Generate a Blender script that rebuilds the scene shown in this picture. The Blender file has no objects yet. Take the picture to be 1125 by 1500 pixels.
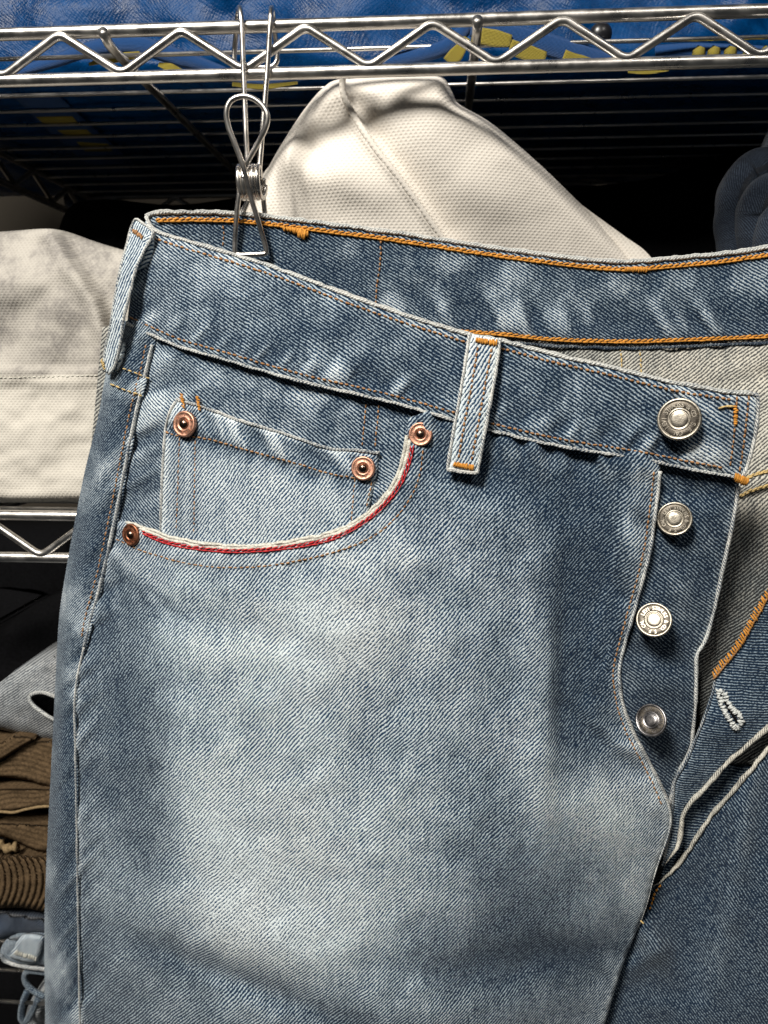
import bpy, math, random
import numpy as np
from mathutils import Vector, Matrix
from mathutils.geometry import delaunay_2d_cdt

random.seed(4)
RS = np.random.RandomState(7)
sc = bpy.context.scene
col = sc.collection

# ------------------------------------------------------------------ camera
F = 1128.0                       # focal length in photograph pixels (1125 wide)
PITCH = math.radians(10.05)      # looking slightly down
YAW = math.radians(3.95)         # turned slightly to the left of the rack's normal
CZ = 1.30                        # camera height in metres
cam = bpy.data.cameras.new('camera')
camo = bpy.data.objects.new('camera', cam)
col.objects.link(camo)
camo.location = (0, 0, CZ)
camo.rotation_euler = (math.pi/2 - PITCH, 0, YAW)
cam.sensor_fit = 'HORIZONTAL'
cam.sensor_width = 36
cam.lens = F/1125*36
cam.clip_start = 0.01
cam.clip_end = 50
cam.dof.use_dof = True
cam.dof.focus_distance = 0.335
cam.dof.aperture_fstop = 20
sc.camera = camo

# ------------------------------------------------------------------ world, lamps, exposure
w = bpy.data.worlds.new('World')
sc.world = w
w.use_nodes = True
bg = w.node_tree.nodes['Background']
bg.inputs[0].default_value = (0.86, 0.93, 1.0, 1)
bg.inputs[1].default_value = 0.022


def area(name, loc, target, size, power, colr, sy=None):
    l = bpy.data.lights.new(name, 'AREA')
    l.energy = power
    l.size = size
    if sy:
        l.shape = 'RECTANGLE'
        l.size_y = sy
    l.color = colr
    o = bpy.data.objects.new(name, l)
    col.objects.link(o)
    o.location = loc
    d = Vector(target) - Vector(loc)
    o.rotation_euler = d.to_track_quat('-Z', 'Y').to_euler()
    return o


area('ceiling_lamp', (-0.62, -0.85, 2.55), (0.0, 0.35, 1.25), 0.42, 52, (1.0, 0.955, 0.88), 0.42)
area('ceiling_lamp', (0.75, -1.1, 2.75), (0.0, 0.35, 1.25), 0.4, 6, (1.0, 0.95, 0.88), 0.4)

sc.view_settings.view_transform = 'Standard'
sc.view_settings.look = 'None'
sc.view_settings.exposure = 0.08
sc.view_settings.gamma = 1.0
sc.render.engine = 'CYCLES'
sc.cycles.use_denoising = True
sc.cycles.max_bounces = 6

# ------------------------------------------------------------------ photograph pixel -> place
_R = np.array([math.cos(YAW), math.sin(YAW), 0.0])
_Fw = np.array([-math.sin(YAW)*math.cos(PITCH), math.cos(YAW)*math.cos(PITCH), -math.sin(PITCH)])
_Up = np.cross(_R, _Fw)


def ray(px, py):
    px = np.asarray(px, float)
    py = np.asarray(py, float)
    return (_Fw[None, :] + ((px-562.5)/F)[..., None]*_R[None, :] + ((750-py)/F)[..., None]*_Up[None, :])


def U(px, py, Y):
    """points (mm, relative to the camera) where the pixel rays reach depth Y (mm)"""
    px, py, Y = np.broadcast_arrays(np.atleast_1d(np.asarray(px, float)), np.atleast_1d(np.asarray(py, float)), np.atleast_1d(np.asarray(Y, float)))
    r = ray(px, py)
    return r*(Y/r[..., 1])[..., None]


def UZ(px, py, Z):
    r = ray(np.atleast_1d(np.asarray(px, float)), np.atleast_1d(np.asarray(py, float)))
    return r*(Z/r[..., 2])[..., None]


def MM(p):
    p = np.asarray(p, float)*0.001
    p = p.copy()
    p[..., 2] += CZ
    return p


# ------------------------------------------------------------------ noise
def _hash(i, j, s):
    n = (i*374761393 + j*668265263 + s*362437) & 0xffffffff
    n = ((n ^ (n >> 13))*1274126177) & 0xffffffff
    return ((n ^ (n >> 16)) & 0xffff)/65535.0


def vnoise(x, y, s=0):
    x = np.asarray(x, float)
    y = np.asarray(y, float)
    i = np.floor(x).astype(np.int64)
    j = np.floor(y).astype(np.int64)
    a = x-i
    b = y-j
    a = a*a*(3-2*a)
    b = b*b*(3-2*b)
    return ((_hash(i, j, s)*(1-a)+_hash(i+1, j, s)*a)*(1-b) + (_hash(i, j+1, s)*(1-a)+_hash(i+1, j+1, s)*a)*b)*2-1


def fbm(x, y, s=0, o=3):
    r = 0
    a = 1.0
    t = 0
    for k in range(o):
        r = r + a*vnoise(np.asarray(x)*2**k, np.asarray(y)*2**k, s+k*17)
        t += a
        a *= 0.5
    return r/t


def G(px, py, cx, cy, sx, sy, ang=0):
    c, s = math.cos(math.radians(ang)), math.sin(math.radians(ang))
    dx = px-cx
    dy = -(py-cy)
    a = (dx*c+dy*s)/sx
    b = (-dx*s+dy*c)/sy
    return np.exp(-(a*a+b*b)/2)


def sstep(a, b, x):
    t = np.clip((x-a)/(b-a), 0, 1)
    return t*t*(3-2*t)


# ------------------------------------------------------------------ curves in the picture plane
def smooth(pts, step=5.0, closed=False):
    """Catmull-Rom through pts, resampled every step pixels"""
    P = np.array(pts, float)
    n = len(P)
    out = []
    rng = range(n if closed else n-1)
    for i in rng:
        p0 = P[(i-1) % n] if (closed or i > 0) else 2*P[0]-P[1]
        p1 = P[i]
        p2 = P[(i+1) % n]
        p3 = P[(i+2) % n] if (closed or i+2 < n) else 2*P[-1]-P[-2]
        m = 16
        t = np.arange(m)[:, None]/m
        out.append(0.5*((2*p1)+(-p0+p2)*t+(2*p0-5*p1+4*p2-p3)*t*t+(-p0+3*p1-3*p2+p3)*t**3))
    if not closed:
        out.append(P[-1:])
    Q = np.concatenate(out)
    if closed:
        Q = np.concatenate([Q, Q[:1]])
    return resample(Q, step, closed)


def resample(Q, step, closed=False):
    Q = np.asarray(Q, float)
    d = np.r_[0, np.cumsum(np.linalg.norm(np.diff(Q, axis=0), axis=1))]
    n = max(2, int(round(d[-1]/step))+1)
    s = np.linspace(0, d[-1], n)
    R = np.stack([np.interp(s, d, Q[:, k]) for k in range(Q.shape[1])], 1)
    return R[:-1] if closed else R


def seg_dist(px, py, poly):
    """distance, arc length and signed side to a polyline"""
    P = np.asarray(poly, float)
    best = np.full(px.shape, 1e9)
    arc = np.zeros(px.shape)
    side = np.zeros(px.shape)
    acc = 0.0
    for a, b in zip(P[:-1], P[1:]):
        d = b-a
        L = math.hypot(*d)
        if L < 1e-6:
            continue
        t = np.clip(((px-a[0])*d[0]+(py-a[1])*d[1])/(L*L), 0, 1)
        qx = px-(a[0]+t*d[0])
        qy = py-(a[1]+t*d[1])
        dist = np.hypot(qx, qy)
        m = dist < best
        best = np.where(m, dist, best)
        arc = np.where(m, acc+t*L, arc)
        side = np.where(m, np.sign(d[0]*qy-d[1]*qx), side)
        acc += L
    return best, arc, side


def inside(px, py, poly):
    r = np.zeros(px.shape, bool)
    P = np.asarray(poly, float)
    Q = np.roll(P, -1, axis=0)
    for (x0, y0), (x1, y1) in zip(P, Q):
        if y0 == y1:
            continue
        c = ((y0 > py) != (y1 > py)) & (px < (x1-x0)*(py-y0)/(y1-y0)+x0)
        r ^= c
    return r


# ------------------------------------------------------------------ materials
class NT:
    def __init__(self, name):
        self.m = bpy.data.materials.new(name)
        self.m.use_nodes = True
        self.t = self.m.node_tree
        self.b = self.t.nodes['Principled BSDF']

    def n(self, typ, **kw):
        nd = self.t.nodes.new(typ)
        for k, v in kw.items():
            setattr(nd, k, v)
        return nd

    def put(self, sock, v):
        if hasattr(v, 'is_linked') or isinstance(v, bpy.types.NodeSocket):
            self.t.links.new(v, sock)
        else:
            sock.default_value = v

    def math(self, op, a, b=0.0, c=0.0):
        nd = self.n('ShaderNodeMath', operation=op)
        self.put(nd.inputs[0], a)
        self.put(nd.inputs[1], b)
        self.put(nd.inputs[2], c)
        return nd.outputs[0]

    def mix(self, f, a, b):
        nd = self.n('ShaderNodeMix', data_type='RGBA')
        self.put(nd.inputs[0], f)
        self.put(nd.inputs[6], a if not isinstance(a, tuple) else (*a, 1)[:4])
        self.put(nd.inputs[7], b if not isinstance(b, tuple) else (*b, 1)[:4])
        return nd.outputs[2]

    def rng(self, v, a, b, c=0.0, d=1.0, smooth_=True):
        nd = self.n('ShaderNodeMapRange', interpolation_type='SMOOTHSTEP' if smooth_ else 'LINEAR')
        self.put(nd.inputs[0], v)
        for k, x in zip((1, 2, 3, 4), (a, b, c, d)):
            self.put(nd.inputs[k], x)
        return nd.outputs[0]

    def noise(self, vec, scale, detail=2.0, rough=0.5):
        nd = self.n('ShaderNodeTexNoise')
        self.put(nd.inputs['Vector'], vec)
        nd.inputs['Scale'].default_value = scale
        nd.inputs['Detail'].default_value = detail
        nd.inputs['Roughness'].default_value = rough
        return nd.outputs[0]

    def uv(self, name):
        return self.n('ShaderNodeUVMap', uv_map=name).outputs[0]

    def sep(self, v):
        nd = self.n('ShaderNodeSeparateXYZ')
        self.put(nd.inputs[0], v)
        return nd.outputs

    def comb(self, x, y, z=0.0):
        nd = self.n('ShaderNodeCombineXYZ')
        for k, v in enumerate((x, y, z)):
            self.put(nd.inputs[k], v)
        return nd.outputs[0]

    def attr(self, name):
        return self.n('ShaderNodeAttribute', attribute_name=name).outputs['Fac']

    def bump(self, h, strength, dist):
        nd = self.n('ShaderNodeBump')
        nd.inputs['Strength'].default_value = strength
        nd.inputs['Distance'].default_value = dist
        self.put(nd.inputs['Height'], h)
        self.t.links.new(nd.outputs[0], self.b.inputs['Normal'])


def denim(name, dark, mid, pale, white, contrast=0.145, bumpd=0.00055):
    s = NT(name)
    tw = s.uv('twill')
    mm = s.uv('cloth')
    x, y, _ = s.sep(tw)
    wob = s.math('MULTIPLY', s.math('SUBTRACT', s.noise(tw, 0.07, 2), 0.5), 2.2)
    wob2 = s.math('MULTIPLY', s.math('SUBTRACT', s.noise(tw, 0.8, 2), 0.5), 0.42)
    ph = s.math('ADD', s.math('ADD', x, wob), wob2)
    wv = s.math('MULTIPLY_ADD', s.math('SINE', s.math('MULTIPLY', ph, 2*math.pi)), 0.5, 0.5)
    fl = s.noise(s.comb(s.math('MULTIPLY', x, 1.0), s.math('MULTIPLY', y, 0.55)), 2.1, 2, 0.6)
    fl = s.rng(fl, 0.28, 0.72)
    mx, mz, _ = s.sep(mm)
    slub = s.noise(s.comb(s.math('MULTIPLY', mx, 1.5), s.math('MULTIPLY', mz, 0.055)), 1.0, 2)
    weft = s.noise(s.comb(s.math('MULTIPLY', mx, 0.06), s.math('MULTIPLY', mz, 1.3)), 1.0, 1)
    blot = s.noise(mm, 0.055, 5, 0.6)
    f = s.attr('fade')  # cloth wear, with light and shade painted in on the leg panels
    ft = s.math('MULTIPLY_ADD', s.math('SUBTRACT', blot, 0.5), 0.24, f)
    ft = s.math('MULTIPLY_ADD', s.math('SUBTRACT', s.noise(mm, 0.24, 3, 0.6), 0.5), 0.30, ft)
    ft = s.math('MULTIPLY_ADD', s.math('SUBTRACT', slub, 0.5), 0.44, ft)
    ft = s.math('MULTIPLY_ADD', s.math('SUBTRACT', weft, 0.5), 0.12, ft)
    t = s.math('MULTIPLY_ADD', wv, 0.56, s.math('MULTIPLY', fl, 0.44))
    inv = s.math('SUBTRACT', 1.0, s.rng(ft, 0.0, 1.0, 0.25, 0.82, False))
    wh = s.rng(t, s.math('SUBTRACT', inv, contrast), s.math('ADD', inv, contrast))
    base = s.mix(s.rng(ft, 0.15, 0.5), (*dark, 1), (*mid, 1))
    base = s.mix(s.rng(ft, 0.5, 0.95), base, (*pale, 1))
    tone = s.noise(mm, 0.02, 2)
    top = s.mix(s.rng(tone, 0.35, 0.65), (*white, 1), (white[0]*0.97, white[1]*1.0, white[2]*1.02, 1))
    top = s.mix(s.rng(ft, 0.05, 0.62), (white[0]*0.38, white[1]*0.46, white[2]*0.54, 1), top)
    c = s.mix(wh, base, top)
    s.put(s.b.inputs['Base Color'], c)
    s.b.inputs['Roughness'].default_value = 0.92
    s.b.inputs['Specular IOR Level'].default_value = 0.18
    s.b.inputs['Sheen Weight'].default_value = 0.12
    s.b.inputs['Sheen Roughness'].default_value = 0.5
    fuzz = s.noise(mm, 4.0, 2)
    s.bump(s.math('MULTIPLY_ADD', fuzz, 0.35, t), 0.75, bumpd)
    return s.m


M = {}
M['denim'] = denim('blue_denim', (0.004, 0.018, 0.045), (0.0095, 0.048, 0.116), (0.020, 0.063, 0.125), (0.75, 0.81, 0.82))
M['inside'] = denim('denim_reverse', (0.03, 0.032, 0.036), (0.075, 0.075, 0.075), (0.16, 0.15, 0.135), (0.68, 0.64, 0.55))
M['edge'] = denim('worn_denim_edge', (0.01, 0.025, 0.055), (0.03, 0.06, 0.11), (0.09, 0.13, 0.18), (0.80, 0.79, 0.74))
M['greydenim'] = denim('grey_denim', (0.03, 0.034, 0.04), (0.09, 0.10, 0.115), (0.2, 0.21, 0.23), (0.5, 0.5, 0.49))
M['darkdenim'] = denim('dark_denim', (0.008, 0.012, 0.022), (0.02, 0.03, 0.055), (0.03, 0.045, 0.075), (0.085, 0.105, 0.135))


def simple(name, c, rough=0.6, metal=0.0, var=0.25, scale=120, bump=0.0, bd=0.0004, spec=0.5):
    s = NT(name)
    g = s.n('ShaderNodeTexCoord').outputs['Object']
    nz = s.noise(g, scale, 4, 0.6)
    s.put(s.b.inputs['Base Color'], s.mix(s.rng(nz, 0.3, 0.7), tuple(x*(1-var) for x in c)+(1,), tuple(min(1, x*(1+var)) for x in c)+(1,)))
    s.b.inputs['Roughness'].default_value = rough
    s.b.inputs['Metallic'].default_value = metal
    s.b.inputs['Specular IOR Level'].default_value = spec
    if bump:
        s.bump(nz, bump, bd)
    return s.m


def metal(name, c, r0, r1, scale=90, var=0.12, bump=0.12):
    s = NT(name)
    g = s.n('ShaderNodeTexCoord').outputs['Object']
    nz = s.noise(g, scale, 5, 0.65)
    n2 = s.noise(g, scale*8, 2, 0.5)
    s.put(s.b.inputs['Base Color'], s.mix(s.rng(nz, 0.35, 0.7), tuple(x*(1-var) for x in c)+(1,), tuple(c)+(1,)))
    s.put(s.b.inputs['Roughness'], s.rng(nz, 0.3, 0.7, r0, r1))
    s.b.inputs['Metallic'].default_value = 1.0
    s.bump(n2, bump, 0.0002)
    return s.m


M['chrome'] = metal('chrome_wire', (0.72, 0.69, 0.65), 0.26, 0.42)
M['steel'] = metal('stainless_wire', (0.76, 0.72, 0.67), 0.24, 0.38)
M['nickel'] = metal('brushed_nickel', (0.66, 0.60, 0.50), 0.36, 0.5, 260, 0.25, 0.3)
M['nickeldark'] = metal('tarnished_nickel', (0.17, 0.15, 0.125), 0.45, 0.6, 260, 0.3, 0.3)
M['pewter'] = metal('grey_pewter', (0.40, 0.38, 0.38), 0.28, 0.42, 260, 0.25, 0.3)
M['copper'] = metal('copper', (0.86, 0.46, 0.32), 0.40, 0.56, 300, 0.35, 0.35)
M['oldcopper'] = metal('dark_copper', (0.50, 0.21, 0.12), 0.42, 0.58, 300, 0.45, 0.4)
M['bronze'] = metal('bronze_nub', (0.30, 0.20, 0.15), 0.2, 0.3, 300, 0.3, 0.2)
M['orange'] = simple('orange_thread', (0.62, 0.27, 0.045), 0.75, var=0.3, scale=900, bump=0.4, spec=0.2)
M['rust'] = simple('rust_thread', (0.38, 0.20, 0.09), 0.8, var=0.4, scale=900, bump=0.4, spec=0.2)
M['tan'] = simple('tan_thread', (0.58, 0.42, 0.18), 0.8, var=0.3, scale=900, bump=0.4, spec=0.2)
M['red'] = simple('red_thread', (0.58, 0.035, 0.04), 0.75, var=0.25, scale=900, bump=0.4, spec=0.2)
M['cream'] = simple('cream_cotton', (0.70, 0.68, 0.60), 0.9, var=0.3, scale=1100, bump=1.0, bd=0.0008, spec=0.1)
M['fray'] = simple('frayed_cotton', (0.66, 0.68, 0.66), 0.9, var=0.2, scale=1400, bump=0.8, spec=0.1)


def nonwoven(name, c0, c1, cell, mott):
    """spun-bonded fabric with a lattice of pressed dots"""
    s = NT(name)
    mm = s.uv('cloth')
    x, y, _ = s.sep(mm)
    row = s.math('FLOOR', s.math('DIVIDE', y, cell*0.6))
    xs = s.math('ADD', s.math('DIVIDE', x, cell), s.math('MULTIPLY', s.math('MODULO', row, 2.0), 0.5))
    fx = s.math('SUBTRACT', s.math('FRACT', xs), 0.5)
    fy = s.math('SUBTRACT', s.math('FRACT', s.math('DIVIDE', y, cell*0.6)), 0.5)
    d = s.math('SQRT', s.math('ADD', s.math('POWER', s.math('ABSOLUTE', fx), 2.0), s.math('POWER', s.math('MULTIPLY', s.math('ABSOLUTE', fy), 0.75), 2.0)))
    dot = s.rng(d, 0.16, 0.36, 1.0, 0.0)
    fib = s.noise(mm, 1.3, 4, 0.7)
    big = s.noise(mm, 0.05, 4, 0.65)
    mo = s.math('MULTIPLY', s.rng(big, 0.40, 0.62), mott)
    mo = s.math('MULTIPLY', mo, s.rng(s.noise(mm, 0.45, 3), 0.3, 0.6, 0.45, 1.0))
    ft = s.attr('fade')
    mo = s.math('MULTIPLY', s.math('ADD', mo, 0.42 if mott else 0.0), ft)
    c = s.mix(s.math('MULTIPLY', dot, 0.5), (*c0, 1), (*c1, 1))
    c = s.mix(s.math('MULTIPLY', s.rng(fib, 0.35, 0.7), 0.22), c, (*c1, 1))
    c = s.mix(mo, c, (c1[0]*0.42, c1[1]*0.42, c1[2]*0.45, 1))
    s.put(s.b.inputs['Base Color'], c)
    s.b.inputs['Roughness'].default_value = 0.75
    s.b.inputs['Specular IOR Level'].default_value = 0.25
    h = s.math('ADD', s.math('MULTIPLY', dot, -1.0), s.math('MULTIPLY', fib, 0.5))
    s.bump(h, 0.36, 0.0005)
    return s.m


M['nonwoven'] = nonwoven('white_nonwoven', (0.88, 0.82, 0.735), (0.70, 0.64, 0.56), 2.5, 0.0)
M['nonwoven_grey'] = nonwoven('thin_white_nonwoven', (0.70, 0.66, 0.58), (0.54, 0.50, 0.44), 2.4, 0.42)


def tarp(name):
    s = NT(name)
    mm = s.uv('cloth')
    x, y, _ = s.sep(mm)
    a = s.math('SINE', s.math('MULTIPLY', x, 2*math.pi/2.4))
    b = s.math('SINE', s.math('MULTIPLY', y, 2*math.pi/2.4))
    chk = s.math('MULTIPLY', a, b)
    nz = s.noise(mm, 0.05, 5, 0.65)
    tile = s.noise(s.comb(s.math('FLOOR', s.math('DIVIDE', x, 2.4)), s.math('FLOOR', s.math('DIVIDE', y, 2.4))), 0.9, 1)
    c = s.mix(s.rng(nz, 0.3, 0.7), (0.0, 0.024, 0.09, 1), (0.0, 0.048, 0.17, 1))
    c = s.mix(s.math('MULTIPLY', s.rng(tile, 0.5, 0.75), 0.35), c, (0.0, 0.065, 0.22, 1))
    s.b.inputs['Specular IOR Level'].default_value = 0.13
    s.put(s.b.inputs['Base Color'], c)
    s.put(s.b.inputs['Roughness'], s.rng(nz, 0.3, 0.7, 0.24, 0.42))
    cr = s.noise(mm, 0.09, 6, 0.7)
    s.bump(s.math('MULTIPLY_ADD', chk, 0.08, s.math('MULTIPLY', cr, 1.6)), 0.45, 0.0012)
    return s.m


M['tarp'] = tarp('blue_tarpaulin')


def webbing(name, c, scale=1.25):
    s = NT(name)
    mm = s.uv('cloth')
    x, y, _ = s.sep(mm)
    a = s.math('SINE', s.math('MULTIPLY', s.math('ADD', x, y), 2*math.pi/scale))
    b = s.math('SINE', s.math('MULTIPLY', s.math('SUBTRACT', x, y), 2*math.pi/scale))
    h = s.math('MULTIPLY', a, b)
    k = s.rng(h, -0.6, 0.6)
    s.put(s.b.inputs['Base Color'], s.mix(k, tuple(v*0.5 for v in c)+(1,), tuple(c)+(1,)))
    s.b.inputs['Roughness'].default_value = 0.55
    s.bump(h, 0.6, 0.0005)
    return s.m


M['webblue'] = webbing('blue_webbing', (0.008, 0.075, 0.26))
M['webyellow'] = webbing('yellow_webbing', (0.38, 0.30, 0.035))
M['cord'] = simple('brown_corduroy', (0.10, 0.066, 0.036), 0.95, var=0.35, scale=700, bump=0.5, spec=0.1)
M['cordpale'] = simple('pale_corduroy', (0.24, 0.17, 0.09), 0.95, var=0.3, scale=700, bump=0.5, spec=0.1)
M['black'] = simple('black_cloth', (0.0045, 0.0045, 0.0052), 0.95, var=0.3, scale=500, bump=0.4, spec=0.06)
M['wall'] = simple('brown_wall', (0.034, 0.027, 0.018), 0.9, var=0.12, scale=6)
M['blackplastic'] = simple('black_plastic', (0.01, 0.01, 0.012), 0.3, var=0.2)


# ------------------------------------------------------------------ object helpers
def link(o, parent=None):
    col.objects.link(o)
    if parent is not None:
        o.parent = parent
    return o


def thing(name, label, cat, group=None, loc=(0, 0, 0)):
    o = bpy.data.objects.new(name, None)
    o.empty_display_size = 0.02
    col.objects.link(o)
    o['label'] = label
    o['category'] = cat
    if group:
        o['group'] = group
    return o


def tag(o, label, cat, group=None):
    o['label'] = label
    o['category'] = cat
    if group:
        o['group'] = group
    return o


def build(name, verts, faces, mat, parent=None, twill=None, cloth=None, fade=None, smooth_=True, label=None):
    """verts in mm relative to the camera; per-vertex cloth coordinates"""
    me = bpy.data.meshes.new(name)
    V = MM(verts)
    me.from_pydata(V.tolist(), [], [list(map(int, f)) for f in faces])
    me.materials.append(mat)
    n = len(me.loops)
    li = np.zeros(n, np.int32)
    me.loops.foreach_get('vertex_index', li)
    for nm, arr in (('twill', twill), ('cloth', cloth)):
        if arr is not None:
            lay = me.uv_layers.new(name=nm)
            lay.data.foreach_set('uv', np.asarray(arr, np.float32)[li].ravel())
    if fade is not None:
        a = me.attributes.new('fade', 'FLOAT', 'POINT')
        a.data.foreach_set('value', np.asarray(fade, np.float32).ravel())
    if smooth_:
        me.polygons.foreach_set('use_smooth', np.ones(len(me.polygons), bool))
    me.update()
    o = bpy.data.objects.new(name, me)
    if label:
        o['label'] = label
    return link(o, parent)


def cloth_uv(P, ang, pitch):
    a = math.radians(ang)
    X, Z = P[:, 0], P[:, 2]
    # follow the cloth where it turns away in depth
    tw = np.stack([(-X*math.sin(a)+Z*math.cos(a))/pitch, (X*math.cos(a)+Z*math.sin(a))/pitch], 1)
    return tw, np.stack([X, Z], 1)


def sheet(name, outline, depth, mat, parent=None, step=7.0, thick=1.1, ang=50, pitch=1.55, fade=0.5,
          rnd=(0, 0), back=None, label=None, warp=None):
    """a piece of cloth with outline in picture pixels, laid at depth(px,py) mm, with real thickness"""
    ol = np.asarray(outline, float)
    x0, y0 = ol.min(0)
    x1, y1 = ol.max(0)
    gx, gy = np.meshgrid(np.arange(x0+step/2, x1, step), np.arange(y0+step/2, y1, step*0.87))
    gx = gx + (np.arange(gx.shape[0]) % 2)[:, None]*step/2
    gx = gx.ravel()+RS.uniform(-.12, .12, gx.size)*step
    gy = gy.ravel()+RS.uniform(-.12, .12, gy.size)*step
    m = inside(gx, gy, ol)
    gx, gy = gx[m], gy[m]
    closed = np.vstack([ol, ol[:1]])
    d, _, _ = seg_dist(gx, gy, closed)
    m = d > step*0.55
    gx, gy, d = gx[m], gy[m], d[m]
    nb = len(ol)
    pts = [Vector(p) for p in ol] + [Vector((a, b)) for a, b in zip(gx, gy)]
    res = delaunay_2d_cdt(pts, [], [list(range(nb))], 1, 1e-4)
    V = np.array([tuple(v) for v in res[0]])
    tris = [tuple(f) for f in res[2]]
    px, py = V[:, 0], V[:, 1]
    dist, _, _ = seg_dist(px, py, closed)
    Y = depth(px, py)
    if rnd[0] > 0:
        q = np.clip(1-dist/rnd[0], 0, 1)
        Y = Y + rnd[1]*((1-np.sqrt(np.clip(1-q*q, 0, 1))) if rnd[1] < 3 else (0.35*q**2+0.65*q**4))
    P = U(px, py, Y)
    n = len(P)
    fv = fade(px, py, dist) if callable(fade) else np.full(n, fade)
    # orient towards the camera
    T = np.array(tris)
    a, b, c = P[T[:, 0]], P[T[:, 1]], P[T[:, 2]]
    nrm = np.cross(b-a, c-a)
    flip = nrm[:, 1] > 0
    T[flip] = T[flip][:, ::-1]
    # rim
    from collections import Counter
    cnt = {}
    for t in T:
        for i in range(3):
            e = (int(t[i]), int(t[(i+1) % 3]))
            k = (min(e), max(e))
            if k in cnt:
                cnt[k] = None
            else:
                cnt[k] = e
    bnd = [e for e in cnt.values() if e is not None]
    if back is None:
        Q = P + np.array([0, thick, 0])
    else:
        Q = P.copy()
        r = P/np.maximum(P[:, 1:2], 1)
        Q[:, 1] = back(px, py) if callable(back) else back
    faces = [tuple(t) for t in T] + [tuple(int(i)+n for i in t[::-1]) for t in T] + [(e[1], e[0], e[0]+n, e[1]+n) for e in bnd]
    A = np.vstack([P, Q])
    P2 = P.copy()
    if warp is not None:
        wx, wz = warp(px, py)
        P2[:, 0] += wx
        P2[:, 2] += wz
    tw, cl = cloth_uv(P2, ang, pitch)
    return build(name, A, faces, mat, parent, np.vstack([tw, tw+0.3]), np.vstack([cl, cl+0.3]), np.r_[fv, fv], label=label)


def grid_mesh(name, P, mat, parent=None, uvw=None, ang=50, pitch=1.55, fade=0.5, thick=1.0, label=None):
    """P: (rows, cols, 3) mm; a sheet with thickness"""
    r, c, _ = P.shape
    du = np.gradient(P, axis=1)
    dv = np.gradient(P, axis=0)
    nr = np.cross(du, dv)
    nr /= np.maximum(np.linalg.norm(nr, axis=2, keepdims=True), 1e-9)
    if nr[..., 1].mean() < 0:
        nr = -nr
    Q = P + nr*thick
    idx = np.arange(r*c).reshape(r, c)
    n = r*c
    f = []
    for i in range(r-1):
        for j in range(c-1):
            a, b, d, e = idx[i, j], idx[i, j+1], idx[i+1, j+1], idx[i+1, j]
            f.append((a, b, d, e))
            f.append((e+n, d+n, b+n, a+n))
    for j in range(c-1):
        f.append((idx[0, j+1], idx[0, j], idx[0, j]+n, idx[0, j+1]+n))
        f.append((idx[-1, j], idx[-1, j+1], idx[-1, j+1]+n, idx[-1, j]+n))
    for i in range(r-1):
        f.append((idx[i, 0], idx[i+1, 0], idx[i+1, 0]+n, idx[i, 0]+n))
        f.append((idx[i+1, -1], idx[i, -1], idx[i, -1]+n, idx[i+1, -1]+n))
    if uvw is None:
        lu = np.zeros((r, c))
        lv = np.zeros((r, c))
        lu[:, 1:] = np.cumsum(np.linalg.norm(np.diff(P, axis=1), axis=2), axis=1)
        lv[1:, :] = np.cumsum(np.linalg.norm(np.diff(P, axis=0), axis=2), axis=0)
        X, Z = lu.ravel(), -lv.ravel()
    else:
        X, Z = uvw[0].ravel(), uvw[1].ravel()
    a = math.radians(ang)
    tw = np.stack([(-X*math.sin(a)+Z*math.cos(a))/pitch, (X*math.cos(a)+Z*math.sin(a))/pitch], 1)
    cl = np.stack([X, Z], 1)
    fv = np.broadcast_to(fade, (r, c)).ravel() if not callable(fade) else fade
    return build(name, np.vstack([P.reshape(-1, 3), Q.reshape(-1, 3)]), f, mat, parent,
                 np.vstack([tw, tw]), np.vstack([cl, cl]), np.r_[fv, fv], label=label)


def tube(name, pts, r, mat, parent=None, sides=10, caps=True, rope=None, fade=None, closed=False, label=None, flat=1.0):
    """round wire or cord through pts (mm)"""
    P = np.asarray(pts, float)
    n = len(P)
    if closed:
        T = np.roll(P, -1, 0)-np.roll(P, 1, 0)
    else:
        T = np.gradient(P, axis=0)
    T /= np.maximum(np.linalg.norm(T, axis=1, keepdims=True), 1e-9)
    ref = np.array([0, -1.0, 0]) if abs(T[0][1]) < 0.9 else np.array([1.0, 0, 0])
    N = np.zeros_like(P)
    v = ref-T[0]*ref.dot(T[0])
    v /= np.linalg.norm(v)
    N[0] = v
    for i in range(1, n):
        v = N[i-1]-T[i]*N[i-1].dot(T[i])
        N[i] = v/max(np.linalg.norm(v), 1e-9)
    B = np.cross(T, N)
    rr = np.broadcast_to(r, (n,)).astype(float)
    th = np.arange(sides)/sides*2*math.pi
    V = (P[:, None, :] + rr[:, None, None]*(np.cos(th)[None, :, None]*N[:, None, :]*flat + np.sin(th)[None, :, None]*B[:, None, :])).reshape(-1, 3)
    f = []
    m = n if closed else n-1
    for i in range(m):
        for j in range(sides):
            a = i*sides+j
            b = i*sides+(j+1) % sides
            k = (i+1) % n
            f.append((a, b, k*sides+(j+1) % sides, k*sides+j))
    if caps and not closed:
        f.append(tuple(range(sides))[::-1])
        f.append(tuple((n-1)*sides+j for j in range(sides)))
    s = np.r_[0, np.cumsum(np.linalg.norm(np.diff(P, axis=0), axis=1))]
    tw = cl = None
    if rope is not None:
        u = (s[:, None] + rr[:, None]*th[None, :])/rope
        v = (s[:, None] - rr[:, None]*th[None, :])/rope
        tw = np.stack([u.ravel(), v.ravel()], 1)
        cl = np.stack([np.repeat(s, sides), np.tile(th*1.0, n)], 1)
    fv = None
    if fade is not None:
        fv = np.repeat(np.broadcast_to(fade, (n,)), sides)
    return build(name, V, f, mat, parent, tw, cl, fv, label=label)


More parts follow.
